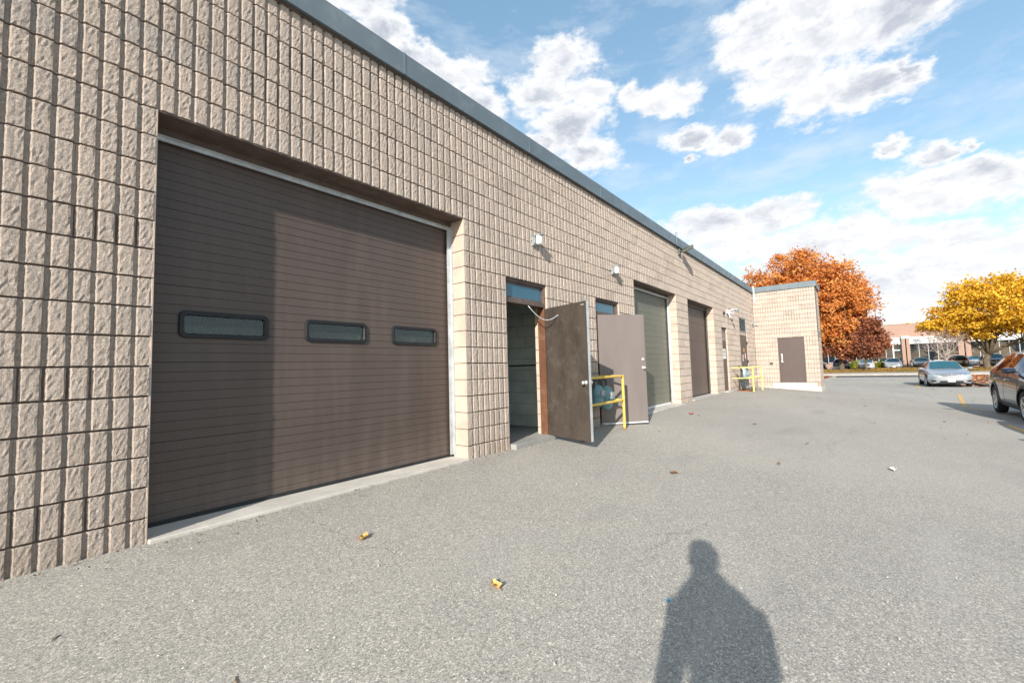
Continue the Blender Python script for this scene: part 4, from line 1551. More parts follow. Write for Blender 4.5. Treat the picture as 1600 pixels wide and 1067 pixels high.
def wheel_meshes(r):
    b = MB()
    w2 = 0.105
    prof = [(r * 0.62, -w2 * .9), (r * 0.80, -w2), (r * 0.95, -w2 * .92), (r, -w2 * .7), (r, w2 * .7), (r * 0.95, w2 * .92), (r * 0.80, w2), (r * 0.62, w2 * .9)]
    b.lathe(prof, 32, axis='y')
    ty = b.mesh('tyre', M['tyre'])
    ty.polygons.foreach_set('use_smooth', [True] * len(ty.polygons))
    b = MB()
    # outward is -y
    b.lathe([(r * 0.66, -w2 * .92), (r * 0.64, -w2 * .98), (r * 0.60, -w2 * .80), (r * 0.58, w2 * .2), (0.0, w2 * .2)], 32, axis='y')
    for k in range(5):
        a0 = 2 * math.pi * k / 5
        for dlt in (-0.17, 0.17):
            a = a0 + dlt
            c, s_ = math.cos(a), math.sin(a)
            c0, s0 = math.cos(a0), math.sin(a0)
            pts = []
            for (rr, wd, y) in ((r * 0.10, 0.020, -w2 * .72), (r * 0.62, 0.016, -w2 * .90)):
                cc, ss = (c0, s0) if rr < r * .2 else (c, s_)
                for sg in (-1, 1):
                    pts.append((rr * cc - sg * wd * ss, y, rr * ss + sg * wd * cc))
                    pts.append((rr * cc - sg * wd * ss, y + 0.03, rr * ss + sg * wd * cc))
            b.add(pts, [(0, 2, 6, 4), (1, 5, 7, 3), (0, 4, 5, 1), (2, 3, 7, 6)])
    b.lathe([(0.0, -w2 * .80), (r * 0.12, -w2 * .78), (r * 0.14, -w2 * .6), (r * 0.14, 0)], 16, axis='y')
    rm = b.mesh('rim', M['alloy'])
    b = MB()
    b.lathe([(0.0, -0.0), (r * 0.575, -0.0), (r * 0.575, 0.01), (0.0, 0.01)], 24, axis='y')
    dk = b.mesh('hub_shadow', M['seam'])  # dark disc painted as the shade behind the spokes
    return ty, rm, dk


def patch(tree, parent, name, pts, face, material, off=0.010, rings=6, sub=8, thick=0.0):
    """pts: outline in the plane seen from the given face ('front','rear','left','right'); projected onto the shell"""
    P = []
    for i in range(len(pts)):
        a, b_ = Vector(pts[i]), Vector(pts[(i + 1) % len(pts)])
        for k in range(sub):
            P.append(a.lerp(b_, k / sub))
    c = sum(P, Vector((0, 0))) / len(P)
    v, f = [], []
    n = len(P)

    def shot(u, w_):
        if face == 'front':
            o, d = Vector((4, u, w_)), Vector((-1, 0, 0))
        elif face == 'rear':
            o, d = Vector((-4, u, w_)), Vector((1, 0, 0))
        elif face == 'left':
            o, d = Vector((u, 3, w_)), Vector((0, -1, 0))
        else:
            o, d = Vector((u, -3, w_)), Vector((0, 1, 0))
        h, nn, _, _ = tree.ray_cast(o, d)
        if h is None:
            return None
        return h - d * off
    for q in range(rings, 0, -1):
        for p_ in P:
            t_ = c.lerp(p_, q / rings)
            h = shot(*t_)
            if h is None:
                return None
            v.append(tuple(h))
    v.append(tuple(shot(*c)))
    for q in range(rings - 1):
        for k in range(n):
            f.append((q * n + k, q * n + (k + 1) % n, (q + 1) * n + (k + 1) % n, (q + 1) * n + k))
    for k in range(n):
        f.append(((rings - 1) * n + k, (rings - 1) * n + (k + 1) % n, rings * n))
    me = bpy.data.meshes.new(name)
    me.from_pydata(v, [], f)
    me.materials.append(material)
    me.polygons.foreach_set('use_smooth', [True] * len(f))
    bm = bmesh.new()
    bm.from_mesh(me)
    bmesh.ops.recalc_face_normals(bm, faces=bm.faces)
    bm.to_mesh(me)
    bm.free()
    return link(name, me, parent)


def car(kind, name, x, y, z, heading, pm, label, group, detail=2, facing='front'):
    spec = SEDAN if kind == 'sedan' else SUV
    if kind not in SHELLS:
        SHELLS[kind] = car_shell(spec) + (wheel_meshes(spec['r']),)
    parts, tree, (ty, rm, dk) = SHELLS[kind]
    root = empty(name, (x, y, z), heading, label, 'car', group)

    def pobj(key, nm, mt):
        if key not in parts:
            return
        me = parts[key].copy()
        me.materials.clear()
        me.materials.append(mt)
        return link(nm, me, root)
    pobj('paint', 'body', pm)
    pobj('wind', 'windscreen', M['car_glass'])
    for sgn in (-1, 1):
        bm_ = bmesh.new()
        bm_.from_mesh(parts['side'])
        bmesh.ops.delete(bm_, geom=[v2 for v2 in bm_.verts if v2.co.y * sgn < 0], context='VERTS')
        for lo, hi in ((-0.27, 9), (-9, -0.27)):
            b2 = bm_.copy()
            bmesh.ops.delete(b2, geom=[fc for fc in b2.faces if not lo < fc.calc_center_median().x < hi], context='FACES')
            me_ = bpy.data.meshes.new('side_window')
            b2.to_mesh(me_)
            b2.free()
            me_.materials.clear()
            me_.materials.append(M['side_glass'])
            link('side_window', me_, root)
        bm_.free()
    pobj('rear', 'rear_window', M['car_glass'])
    pobj('clad', 'sill', M['cladding'])
    for wx in spec['wx']:
        for sgn in (-1, 1):
            bm_ = bmesh.new()
            bm_.from_mesh(parts['arch'])
            bmesh.ops.delete(bm_, geom=[v2 for v2 in bm_.verts if v2.co.y * sgn < 0 or (v2.co.x - 0.1) * wx < 0], context='VERTS')
            me_ = bpy.data.meshes.new('wheel_arch')
            bm_.to_mesh(me_)
            bm_.free()
            me_.materials.clear()
            me_.materials.append(M['seam'])
            link('wheel_arch', me_, root)
    hm = spec['st'][5][5]
    for wx in spec['wx']:
        for sy in (-1, 1):
            t_ = link('tyre', ty, root, (wx, sy * (hm - 0.115), spec['r']))
            t_.rotation_euler = (0, 0, 0 if sy < 0 else math.pi)
            t_.name = 'wheel'
            link('rim', rm, t_)
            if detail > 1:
                link('spoke_shade_disc', dk, t_)
    sg = kind == 'sedan'
    zt = 0.0 if sg else 0.19
    for sy in (-1, 1):
        if sg:
            patch(tree, root, 'headlight', [(sy * .80, .72), (sy * .84, .60), (sy * .62, .565), (sy * .50, .62), (sy * .60, .69)], 'front', M['lamp_clear'])
            patch(tree, root, 'tail_light', [(sy * .76, .92), (sy * .80, .74), (sy * .48, .74), (sy * .48, .86)], 'rear', M['lamp_red'])
        else:
            patch(tree, root, 'headlight', [(sy * .82, .93), (sy * .84, .80), (sy * .56, .78), (sy * .52, .88)], 'front', M['lamp_clear'])
            patch(tree, root, 'tail_light', [(sy * .80, 1.10), (sy * .82, .92), (sy * .42, .94), (sy * .44, 1.04)], 'rear', M['lamp_red'])
    if sg:
        patch(tree, root, 'grille', [(-.44, .665), (.44, .665), (.34, .565), (-.34, .565)], 'front', M['black_plastic'])
        for zz in (0.615,):
            patch(tree, root, 'grille_bar', [(-.42 + (0.665 - zz), zz + .006), (.42 - (0.665 - zz), zz + .006), (.42 - (0.665 - zz), zz - .005), (-.42 + (0.665 - zz), zz - .005)], 'front', M['chrome'], 0.015, 2)
        patch(tree, root, 'lower_intake', [(-.48, .355), (.48, .355), (.42, .27), (-.42, .27)], 'front', M['black_plastic'])
        for sy in (-1, 1):
            patch(tree, root, 'fog_light_recess', [(sy * .60, .37), (sy * .78, .40), (sy * .76, .30), (sy * .58, .31)], 'front', M['black_plastic'])
    else:
        patch(tree, root, 'grille', [(-.48, .88), (.48, .88), (.40, .66), (-.40, .66)], 'front', M['black_plastic'])
        patch(tree, root, 'lower_intake', [(-.60, .52), (.60, .52), (.52, .40), (-.52, .40)], 'front', M['black_plastic'])
    # emblem: overlapping ovals on a badge
    zc = (0.645 if sg else 0.80)
    h, _, _, _ = tree.ray_cast(Vector((4, 0, zc)), Vector((-1, 0, 0)))
    if h and detail > 1:
        b = MB()
        for (ry, rz, dz) in ((.068, .045, 0), (.026, .043, 0), (.050, .018, .022)):
            b.tube([(h.x + 0.018, ry * math.cos(a), zc + dz + rz * math.sin(a)) for a in [2 * math.pi * k / 20 for k in range(21)]], 0.0055, 6, caps=False)
        b.build('emblem', M['chrome'], root, smooth=True)
    for fc, sx in (('front', 1), ('rear', -1)):
        zp = (0.365 if fc == 'front' else 0.62) + zt
        h, _, _, _ = tree.ray_cast(Vector((4 * sx, 0.0, zp)), Vector((-sx, 0, 0)))
        if h:
            b = MB()
            b.box(h.x + sx * 0.012 - 0.006, h.x + sx * 0.012 + 0.006, -.152, .152, zp - .076, zp + .076)
            pl = b.build('number_plate', M['plate'], root, bevel=0.003)
            if detail > 1:
                b = MB()
                for yy in (-.115, -.075, -.035, .045, .085, .122):
                    xx = h.x + sx * 0.0195
                    b.box(xx - .0008, xx + .0008, yy - .012, yy + .010, zp - .026, zp + .030)
                b.build('plate_print', M['plate_print'], pl)
    # mirrors
    xm, zm = (0.78, 1.00) if sg else (0.86, 1.20)
    for sy in (-1, 1):
        b = MB()
        v_, f_ = [], []
        n = 12
        for i, (q, s_) in enumerate(((-0.08, .35), (-0.06, .85), (0.0, 1.0), (0.06, .8), (0.10, .35))):
            for k in range(n):
                a = 2 * math.pi * k / n
                ca, sa = math.cos(a), math.sin(a)
                v_.append((xm + q, sy * (1.00 + 0.125 * s_ * math.copysign(abs(ca) ** .7, ca)), zm + 0.075 * s_ * math.copysign(abs(sa) ** .7, sa)))
        for i in range(4):
            for k in range(n):
                f_.append((i * n + k, i * n + (k + 1) % n, (i + 1) * n + (k + 1) % n, (i + 1) * n + k))
        f_.append(tuple(range(n)))
        f_.append(tuple(4 * n + k for k in range(n)))
        b.add(v_, f_)
        b.box(xm - .03, xm + .03, min(sy * .84, sy * .93), max(sy * .84, sy * .93), zm - .06, zm - .02)
        b.build('mirror', pm, root, smooth=False, bevel=0.0)
    if detail > 1:
        # door gaps, handles
        zs0, zs1 = (0.30, 0.95) if sg else (0.38, 1.10)
        for fc, sy in (('left', 1), ('right', -1)):
            for xg in ((0.95, -0.27, -1.18) if sg else (0.98, -0.25, -1.16)):
                top = zs1
                patch(tree, root, 'door_gap', [(xg - .006, zs0), (xg + .006, zs0), (xg + .006, top), (xg - .006, top)], fc, M['seam'], 0.002, 1, 8)
            for xg in ((0.0, -1.0) if sg else (0.02, -0.98)):
                h, _, _, _ = tree.ray_cast(Vector((xg, 3 * sy, zs1 - 0.14)), Vector((0, -sy, 0)))
                if h:
                    b = MB()
                    b.box(xg - .10, xg + .10, min(h.y, h.y + sy * .035), max(h.y, h.y + sy * .035), zs1 - .155, zs1 - .125)
                    b.build('door_handle', pm if sg else M['chrome'], root, bevel=0.008)
        # pillars between the side windows are in the body; add a dark windscreen wiper pair
        zc0 = spec['st'][4][9]
        b = MB()
        for y0_, y1_ in ((-0.55, 0.05), (0.05, 0.6)):
            pts_ = []
            for k in range(5):
                t_ = k / 4
                yy = y0_ + (y1_ - y0_) * t_
                hh, _, _, _ = tree.ray_cast(Vector((0.98 - 0.05 * t_, yy, 3)), Vector((0, 0, -1)))
                if hh:
                    pts_.append((hh.x, hh.y, hh.z + 0.018))
            if len(pts_) > 1:
                b.tube(pts_, 0.008, 6)
        if b.v:
            b.build('wiper', M['black_plastic'], root)
    if not sg and detail > 1:
        for sy in (-1, 1):
            b = MB()
            pts_ = []
            for xg in (0.15, 0.0, -0.5, -1.0, -1.5, -1.68):
                hh, _, _, _ = tree.ray_cast(Vector((xg, sy * 0.60, 3)), Vector((0, 0, -1)))
                pts_.append((xg, sy * 0.60, hh.z + (0.035 if -1.6 < xg < 0.1 else 0.0)))
            b.tube(pts_, 0.014, 8)
            b.build('roof_rail', M['chrome'], root, smooth=True)
            # arch cladding lips
            for wx in spec['wx']:
                b = MB()
                v_, f_ = [], []
                n = 20
                for k in range(n + 1):
                    a = R(-8 + 196 * k / n)
                    for rr, dy in ((spec['arch'] - 0.005, 0.012), (spec['arch'] - 0.005, 0.022), (spec['arch'] + 0.055, 0.016), (spec['arch'] + 0.07, 0.002)):
                        xx, zz = wx + rr * math.cos(a), spec['r'] + 0.01 + rr * math.sin(a)
                        hh, _, _, _ = tree.ray_cast(Vector((wx + (spec['arch'] + 0.07) * math.cos(a), sy * 3, max(0.36, spec['r'] + (spec['arch'] + .07) * math.sin(a)))), Vector((0, -sy, 0)))
                        base_y = abs(hh.y) if hh else 0.9
                        v_.append((xx, sy * (base_y + dy), zz))
                for k in range(n):
                    for q in range(3):
                        f_.append((k * 4 + q, k * 4 + q + 1, k * 4 + q + 5, k * 4 + q + 4))
                b.add(v_, f_)
                b.build('arch_cladding', M['cladding'], root, smooth=True)
    return root


G = lambda s, y: float(gz(s, y))
car('sedan', 'parked_car', 34.75, -7.56, G(33, -7.5) + 0.0, math.pi + 0.025, P_SILVER, 'silver sedan parked facing the camera at the end of the yard, license plate in front', 'cars parked in the yard')
car('suv', 'parked_car', 15.75, -7.58, G(15.7, -7.5) + 0.005, math.pi, P_NAVY, 'dark navy SUV cut by the right edge of the photo', 'cars parked in the yard')
car('suv', 'parked_car', 9.05, -7.85, G(9, -7.8) + 0.005, math.pi, P_BLACK, 'parked car beyond the right edge whose shadow falls on the asphalt', 'cars parked in the yard', 1)
FZ = -0.24
FG = 'cars parked along the neighbouring building'
far = [('sedan', 74.6, 0.75, 0, P_BLUE, 'blue car just emerging from behind the wing corner'),
       ('suv', 74.6, -1.85, 0, P_BLUE, 'dark blue hatchback seen from behind under the orange tree'),
       ('sedan', 74.6, -4.50, 1, P_WHITE, 'white sedan with dark windscreen between green shrubs'),
       ('sedan', 74.6, -7.20, 1, P_PALE, 'pale silver sedan with black grille in front of the far glass entrance'),
       ('sedan', 74.9, -9.95, 1, P_NAVY, 'dark purple-navy sedan partly behind the roof of the silver sedan'),
       ('suv', 73.6, -12.85, 0, P_BLACK, 'black SUV seen from behind with a red tail light left of the yellow tree trunk'),
       ('sedan', 84.5, -16.0, 1, P_WHITE, 'small white car far behind the yellow tree trunk'),
       ('suv', 74.5, -16.1, 1, P_NAVY, 'dark car with big teal windscreen right of the yellow tree trunk'),
       ('sedan', 74.8, -19.5, 1, P_GREY, 'grey sedan beyond the yellow tree, mostly behind the dark SUV')]
for kind, x, y, fr, pm, lab in far:
    car(kind, 'parked_car', x, y, FZ, math.pi if fr else 0.0, pm, lab, FG, 1)

# ------------------------------------------------------------------ neighbouring building across the street
S2 = 88.0
nb = empty('office_building', (S2, -18, -0.2), 0, 'low brick office building with white sign band and tall dark windows across the street', 'building')
NINV = Matrix.Translation((-S2, 18, 0.2))


def npart(o):
    o.parent = nb
    o.matrix_parent_inverse = NINV
    return o


b = MB()
b.box(S2 + 0.3, S2 + 24, -46, 22, 4.36, 6.40)
b.box(S2 + 0.6, S2 + 24, -46, 22, -0.4, 0.70)
b.box(S2 + 5.0, S2 + 24, -46, 22, 0.70, 4.36)
npart(b.build('wall', M['brick']))
b = MB()
b.box(S2 + 0.22, S2 + 24.1, -46.1, 22.1, 6.402, 6.56)
npart(b.build('parapet_cap', M['kerb']))
M['mullion'] = mat('mullion_paint', (0.42, 0.43, 0.42), 0.5)
M['band'] = mat('pale_cladding', rough=0.6, build=lambda t, b_, geo: t.put(b_.inputs['Base Color'], t.mix(t.maprange(t.noise(t.vmath('MULTIPLY', geo.outputs['Position'], (1, 5, .2)), 1.0, 3), .35, .65), (0.42, 0.45, 0.46), (0.56, 0.58, 0.58))))
for (a, c_) in ((-8.98, 2.0), (-15.0, -9.92), (-27.5, -16.3), (2.6, 16.0), (-45, -28.2)):
    b = MB()
    b.box(S2 + 0.05, S2 + 0.55, a, c_, 3.30, 4.10)
    b.box(S2 - 0.05, S2 + 0.60, a, c_, 4.101, 4.358)
    npart(b.build('sign_band', M['band'], bevel=0.0))
    n = max(2, int(round((c_ - a) / 0.95)))
    stp = (c_ - a) / n
    for k in range(n):
        g = MB()
        g.box(S2 + 0.42, S2 + 0.45, a + k * stp + 0.04, a + (k + 1) * stp - 0.04, 0.78, 3.24)
        npart(g.build('window_pane', M['pane']))
    for k in range(n + 1):
        g = MB()
        g.box(S2 + 0.33, S2 + 0.50, a + k * stp - 0.035, a + k * stp + 0.035, 0.70, 3.299)
        npart(g.build('mullion', M['mullion']))
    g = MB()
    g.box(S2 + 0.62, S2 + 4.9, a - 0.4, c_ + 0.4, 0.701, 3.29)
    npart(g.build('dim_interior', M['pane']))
    g = MB()
    g.box(S2 + 0.30, S2 + 0.52, a, c_, 0.702, 0.77)
    npart(g.build('window_sill', M['white_metal']))
for (a, c_) in ((-9.90, -9.53), (-9.40, -9.0), (-16.28, -15.75), (-15.6, -15.02), (2.02, 2.25), (2.32, 2.58), (-28.15, -27.9), (-27.8, -27.52)):
    b = MB()
    b.box(S2 - 0.35, S2 + 0.58, a, c_, -0.3, 4.12)
    npart(b.build('brick_pier', M['brick']))
for (a, c_) in ((-9.94, -8.97), (-16.32, -15.0)):
    b = MB()
    b.box(S2 - 0.42, S2 + 0.29, a, c_, 4.121, 4.52)
    npart(b.build('pier_cap', M['band']))
b = MB()
b.box(S2 + 0.26, S2 + 0.33, -8.92, -8.0, 2.42, 2.52)
b.box(S2 + 0.26, S2 + 0.33, -8.04, -7.94, 0.0, 3.29)
b.box(S2 + 0.28, S2 + 0.32, -8.90, -8.05, 0.02, 2.40)
npart(b.build('entrance_frame', M['white_metal']))
b = MB()
b.box(S2 + 0.262, S2 + 0.279, -8.85, -8.10, 0.08, 2.36)
npart(b.build('entrance_door', M['pane']))
# house number 95 in block strokes on the sign band
seg9 = [((0, 1), (0.30, 1)), ((0, 1), (0, .55)), ((0, .55), (.30, .55)), ((.30, 1), (.30, 0)), ((.30, 0), (0, 0))]
seg5 = [((.30, 1), (0, 1)), ((0, 1), (0, .55)), ((0, .55), (.30, .55)), ((.30, .55), (.30, 0)), ((.30, 0), (0, 0))]
for off_, segs in ((-10.42, seg9), (-10.84, seg5)):
    b = MB()
    for (p0, p1) in segs:
        y0_, y1_ = off_ - p0[0] * 0.9, off_ - p1[0] * 0.9
        z0_, z1_ = 3.46 + p0[1] * .46, 3.46 + p1[1] * .46
        b.box(S2 + 0.015, S2 + 0.045, min(y0_, y1_) - .035, max(y0_, y1_) + .035, min(z0_, z1_) - .035, max(z0_, z1_) + .035)
    npart(b.build('house_number', M['print']))


# ------------------------------------------------------------------ vegetation
def leaf_cloud(centres, rad, per, size, rg, flat=0.65):
    n = len(centres) * per
    c = np.repeat(np.asarray(centres), per, 0)
    rr = np.repeat(np.asarray(rad), per, 0)
    p = c + rg.normal(0, 0.5, (n, 3)) * np.stack([rr, rr, rr * flat], -1)
    nrm = rg.normal(0, 1, (n, 3))
    nrm[:, 2] = np.abs(nrm[:, 2]) + 0.3
    nrm /= np.linalg.norm(nrm, axis=1, keepdims=True)
    t = np.cross(nrm, rg.normal(0, 1, (n, 3)))
    t /= np.linalg.norm(t, axis=1, keepdims=True)
    u = np.cross(nrm, t)
    s = size * rg.uniform(0.4, 1.3, (n, 1))
    t, u = t * s * 0.62, u * s * 0.5
    bend = nrm * s * 0.22
    v = np.stack([p - t, p - u * 0.9 + bend, p + t, p + u * 0.9 + bend], 1).reshape(-1, 3)
    f = np.arange(n * 4).reshape(n, 4)
    return v, f


def blob_points(blobs, n, rg, shell=0.55):
    vols = np.array([b_[3] * b_[4] * b_[5] for b_ in blobs])
    pick = rg.choice(len(blobs), n, p=vols / vols.sum())
    d = rg.normal(0, 1, (n, 3))
    d /= np.linalg.norm(d, axis=1, keepdims=True)
    r = rg.uniform(shell ** 3, 1, n) ** (1 / 3)
    B = np.array(blobs)[pick]
    # lumpy outline
    lump = 1 + 0.17 * np.sin(d[:, 1] * 7 + B[:, 0]) * np.cos(d[:, 2] * 6 + 1.3) + rg.normal(0, 0.08, n)
    return B[:, :3] + d * B[:, 3:6] * (r * lump)[:, None]


def tree(name, base, blobs, leafmat, label, nclump, per, size, trunk_r, fork, barkm, group='autumn trees on the grass verge', shell=0.5, clump_r=(0.45, 0.9), limbs=9, seed=1, extra=()):
    rg = np.random.default_rng(seed)
    bx, by, bz = base
    root = empty(name, base, 0, label, 'tree', group)
    inv = Matrix.Translation((-bx, -by, -bz))
    cen = blob_points(blobs, nclump, rg, shell)
    cen = cen[cen[:, 2] > bz + 0.9]
    rad = rg.uniform(*clump_r, len(cen))
    v, f = leaf_cloud(cen, rad, per, size, rg)
    o = link('crown', fast_mesh('crown', v, f, leafmat), root)
    o.matrix_parent_inverse = inv
    b = MB()
    top = Vector((bx + 0.1, by + rg.normal(0, .1), bz + fork))
    b.tube([(bx, by, bz - 0.2), (bx, by, bz + 0.12), (bx + .02, by + .03, bz + fork * .5), top], [trunk_r * 1.5, trunk_r * 1.12, trunk_r * .95, trunk_r * .85], 12)
    o = b.build('trunk', barkm, root, smooth=True)
    o.matrix_parent_inverse = inv
    order = rg.permutation(len(cen))
    for k in range(limbs):
        tgt = Vector(cen[order[k]])
        a = top + Vector((0, 0, -fork * 0.25 * rg.uniform(0, 1)))
        mid = a.lerp(tgt, 0.45) + Vector((rg.normal(0, .25), rg.normal(0, .25), rg.uniform(0.0, 0.6)))
        b = MB()
        b.tube([a, a.lerp(mid, .5) + Vector((0, 0, .15)), mid, mid.lerp(tgt, .5) + Vector((rg.normal(0, .2), rg.normal(0, .2), .1)), tgt],
               [trunk_r * .55, trunk_r * .42, trunk_r * .30, trunk_r * .18, trunk_r * .06], 8)
        near = order[limbs:][np.argsort(np.linalg.norm(cen[order[limbs:]] - np.array(mid), axis=1))[:7]]
        for q in near:
            t2 = Vector(cen[q])
            b.tube([mid, mid.lerp(t2, .5) + Vector((rg.normal(0, .15), rg.normal(0, .15), .1)), t2], [trunk_r * .2, trunk_r * .12, trunk_r * .03], 6)
        o = b.build('limb', barkm, root, smooth=True)
        o.matrix_parent_inverse = inv
    return root


VZ = lambda s, y: float(verge_z(np.array(s), np.array(y)))
tree('maple_tree', (66.0, -2.1, VZ(66, -2)),
     [(67, 1.2, 7.6, 5.5, 6.0, 5.6), (67, 5.0, 10.4, 3.6, 3.6, 3.1), (67, 7.2, 11.6, 1.6, 1.5, 1.4), (66.5, 1.6, 13.0, 3.2, 3.0, 2.7), (66, -2.6, 9.6, 3.6, 2.7, 3.3),
      (66, -4.3, 6.6, 2.2, 1.5, 2.6), (66, -2.5, 4.3, 3.0, 2.4, 2.8), (67, -4.2, 11.2, 1.2, 1.1, 0.7), (66, 5.5, 7, 3, 3, 3)],
     M['leaf_orange'], 'big orange maple rising behind the wing', 900, 70, 0.27, 0.26, 2.2, M['bark'], seed=3, shell=0.45, clump_r=(0.6, 1.15))
tree('maple_tree', (65.2, -4.4, VZ(65, -4.4)),
     [(65.2, -4.7, 3.4, 2.0, 1.75, 2.1), (65.2, -4.9, 5.1, 1.4, 1.0, 1.3), (65.2, -3.0, 2.3, 1.7, 1.9, 1.0), (65.2, -5.8, 3.6, 1.2, 0.8, 1.2)],
     M['leaf_red'], 'low dark red maple at the foot of the big orange tree', 260, 60, 0.22, 0.12, 1.3, M['bark'], seed=5, shell=0.3, clump_r=(0.4, 0.75), limbs=6)
tree('maple_tree', (66.0, -14.25, VZ(66, -14.3)),
     [(66, -15.2, 6.0, 4.6, 4.3, 3.0), (66, -11.8, 5.0, 2.8, 2.3, 1.8), (66, -10.3, 4.4, 1.7, 1.3, 1.0), (66, -19.2, 5.2, 3.4, 3.2, 2.6), (66, -14.6, 8.2, 2.2, 1.9, 1.2), (66, -17.3, 7.6, 2.4, 2.0, 1.3),
      (66, -12.0, 3.6, 1.2, 0.8, 0.9)],
     M['leaf_yellow'], 'broad golden yellow maple with dark forked trunk', 520, 70, 0.24, 0.26, 1.5, M['bark'], seed=8, shell=0.45, clump_r=(0.5, 0.95), limbs=13)
tree('maple_tree', (66.5, -25.0, VZ(66, -25)),
     [(66.5, -25, 6.0, 4.0, 3.8, 3.2)], M['leaf_yellow'], 'yellow tree beyond the right edge of the golden maple', 240, 55, 0.28, 0.26, 1.9, M['bark'], seed=18)
# thin pale bare tree
root = empty('bare_tree', (65.0, -11.2, VZ(65, -11.2)), 0, 'small leafless tree with pale twigs in front of the yellow maple', 'tree', 'autumn trees on the grass verge')
rg = np.random.default_rng(4)
b = MB()
segs = []


def branch(p, d, ln, r, lvl, mb_):
    n = 4
    pts, q, dd = [p], p.copy(), d.copy()
    for k in range(n):
        dd = (dd + Vector(rg.normal(0, 0.12, 3)) + Vector((0, 0, 0.03))).normalized()
        q = q + dd * (ln / n)
        pts.append(q.copy())
    mb_.tube(pts, [r * (1 - 0.6 * k / n) for k in range(n + 1)], 5 if lvl else 8)
    if lvl < 3:
        for k in range(6 if lvl < 2 else 5):
            t_ = rg.uniform(0.3, 1.0)
            i = min(n - 1, int(t_ * n))
            o_ = pts[i].lerp(pts[i + 1], t_ * n - i)
            nd = (dd + Vector(rg.normal(0, 0.75, 3)) + Vector((0, 0, .15))).normalized()
            branch(o_, nd, ln * rg.uniform(0.45, 0.68), r * 0.5, lvl + 1, mb_)


tk = MB()
tk.tube([(0, 0, -0.1), (0.02, 0.0, 0.5), (0, 0.03, 1.3)], [0.075, 0.06, 0.05], 8)
tk.build('trunk', M['pale_bark'], root, smooth=True)
for k in range(7):
    b = MB()
    a = 2 * math.pi * k / 7
    branch(Vector((0, 0.03, 1.0 + 0.06 * k)), Vector((math.cos(a) * .65, math.sin(a) * .65, 0.85)).normalized(), 2.3, 0.034, 0, b)
    b.build('limb', M['pale_bark'], root, smooth=True)


def shrub(x, y, z, r, h, m_, label, seed):
    rg_ = np.random.default_rng(seed)
    e_ = empty('shrub', (x, y, z), 0, label, 'shrub', 'shrubs along the neighbouring lot')
    cen = blob_points([(0, 0, h * .5, r * .7, r, h * .5)], 34, rg_, 0.3)
    v, f = leaf_cloud(cen, np.full(len(cen), 0.32), 45, 0.13, rg_)
    link('foliage', fast_mesh('foliage', v, f, m_), e_)
    b_ = MB()
    for k in range(4):
        b_.tube([(0, 0, -0.1), (rg_.normal(0, .2), rg_.normal(0, .3), h * .6)], [0.03, 0.01], 5)
    b_.build('stem', M['bark'], e_)


shrub(79.5, -2.9, -0.24, 0.55, 1.15, M['leaf_green'], 'green shrub between the blue hatchback and the golden bush', 21)
shrub(79.0, -3.75, -0.24, 0.6, 1.1, M['leaf_gold'], 'yellow-green bush left of the white sedan', 22)
shrub(79.5, -6.2, -0.24, 0.7, 1.15, M['leaf_green'], 'green shrub between the white and the pale silver sedan', 23)
shrub(79.0, -5.6, -0.24, 0.4, 0.8, M['leaf_gold'], 'small yellowish bush beside the white sedan', 24)
# pale boulder on the verge
rg = np.random.default_rng(9)
bm = bmesh.new()
bmesh.ops.create_icosphere(bm, subdivisions=3, radius=0.5)
for v_ in bm.verts:
    v_.co *= 1 + 0.12 * math.sin(v_.co.x * 7 + v_.co.y * 5) + float(rg.normal(0, .015))
    v_.co.x *= 0.9
    v_.co.y *= 1.4
    v_.co.z *= 0.62
me = bpy.data.meshes.new('boulder')
bm.to_mesh(me)
bm.free()
me.materials.append(M['white_concrete'])
tag(link('boulder', me, None, (68.2, -1.55, VZ(68.2, -1.5) + 0.12)), 'pale boulder on the grass under the orange maple', 'rock')


# leaf beds with kerbs
def litter(name, xr, yr, n, zf, size, label, seed, m_=None, cond=None, kind='stuff', up=0.02, lean=0.35):
    rg_ = np.random.default_rng(seed)
    x = rg_.uniform(*xr, n)
    y = rg_.uniform(*yr, n)
    if cond is not None:
        k = cond(x, y, rg_)
        x, y = x[k], y[k]
    n = len(x)
    z = zf(x, y) + rg_.uniform(0.006, up, n)
    p = np.stack([x, y, z], -1)
    nrm = np.stack([rg_.normal(0, lean, n), rg_.normal(0, lean, n), np.ones(n)], -1)
    nrm /= np.linalg.norm(nrm, axis=1, keepdims=True)
    a = rg_.uniform(0, 2 * np.pi, n)
    t = np.stack([np.cos(a), np.sin(a), np.zeros(n)], -1)
    t -= nrm * (t * nrm).sum(1, keepdims=True)
    u = np.cross(nrm, t)
    s = size * rg_.uniform(0.5, 1.3, (n, 1))
    t, u = t * s * .55, u * s * .42
    v = np.stack([p - t, p - u + nrm * s * .12, p + t, p + u + nrm * s * .12], 1).reshape(-1, 3)
    v[:, 2] = np.maximum(v[:, 2], np.repeat(zf(x, y), 4) + 0.004)
    o = link(name, fast_mesh(name, v, np.arange(n * 4).reshape(n, 4), m_ or M['leaf_litter']))
    o['kind'] = kind
    if label:
        o['label'] = label
    return o


def bed(y0, y1, s0, s1, label, seed):
    zf = lambda x, y: gz(x, y) + 0.11
    sheet('planting_bed', np.linspace(s0, s1, 12), np.linspace(min(y0, y1), max(y0, y1), 6), lambda S, Y: gz(S, Y) + 0.10, M['soil'])
    litter('fallen_leaves', (s0 + .1, s1 - .1), (min(y0, y1) + .1, max(y0, y1) - .1), int(260 * (s1 - s0)), zf, 0.16, label, seed, up=0.09)
    litter('fallen_leaves', (s0 - .8, s1 + .5), (max(y0, y1) - .1, max(y0, y1) + 0.7), int(16 * (s1 - s0)), gz, 0.12, None, seed + 1)


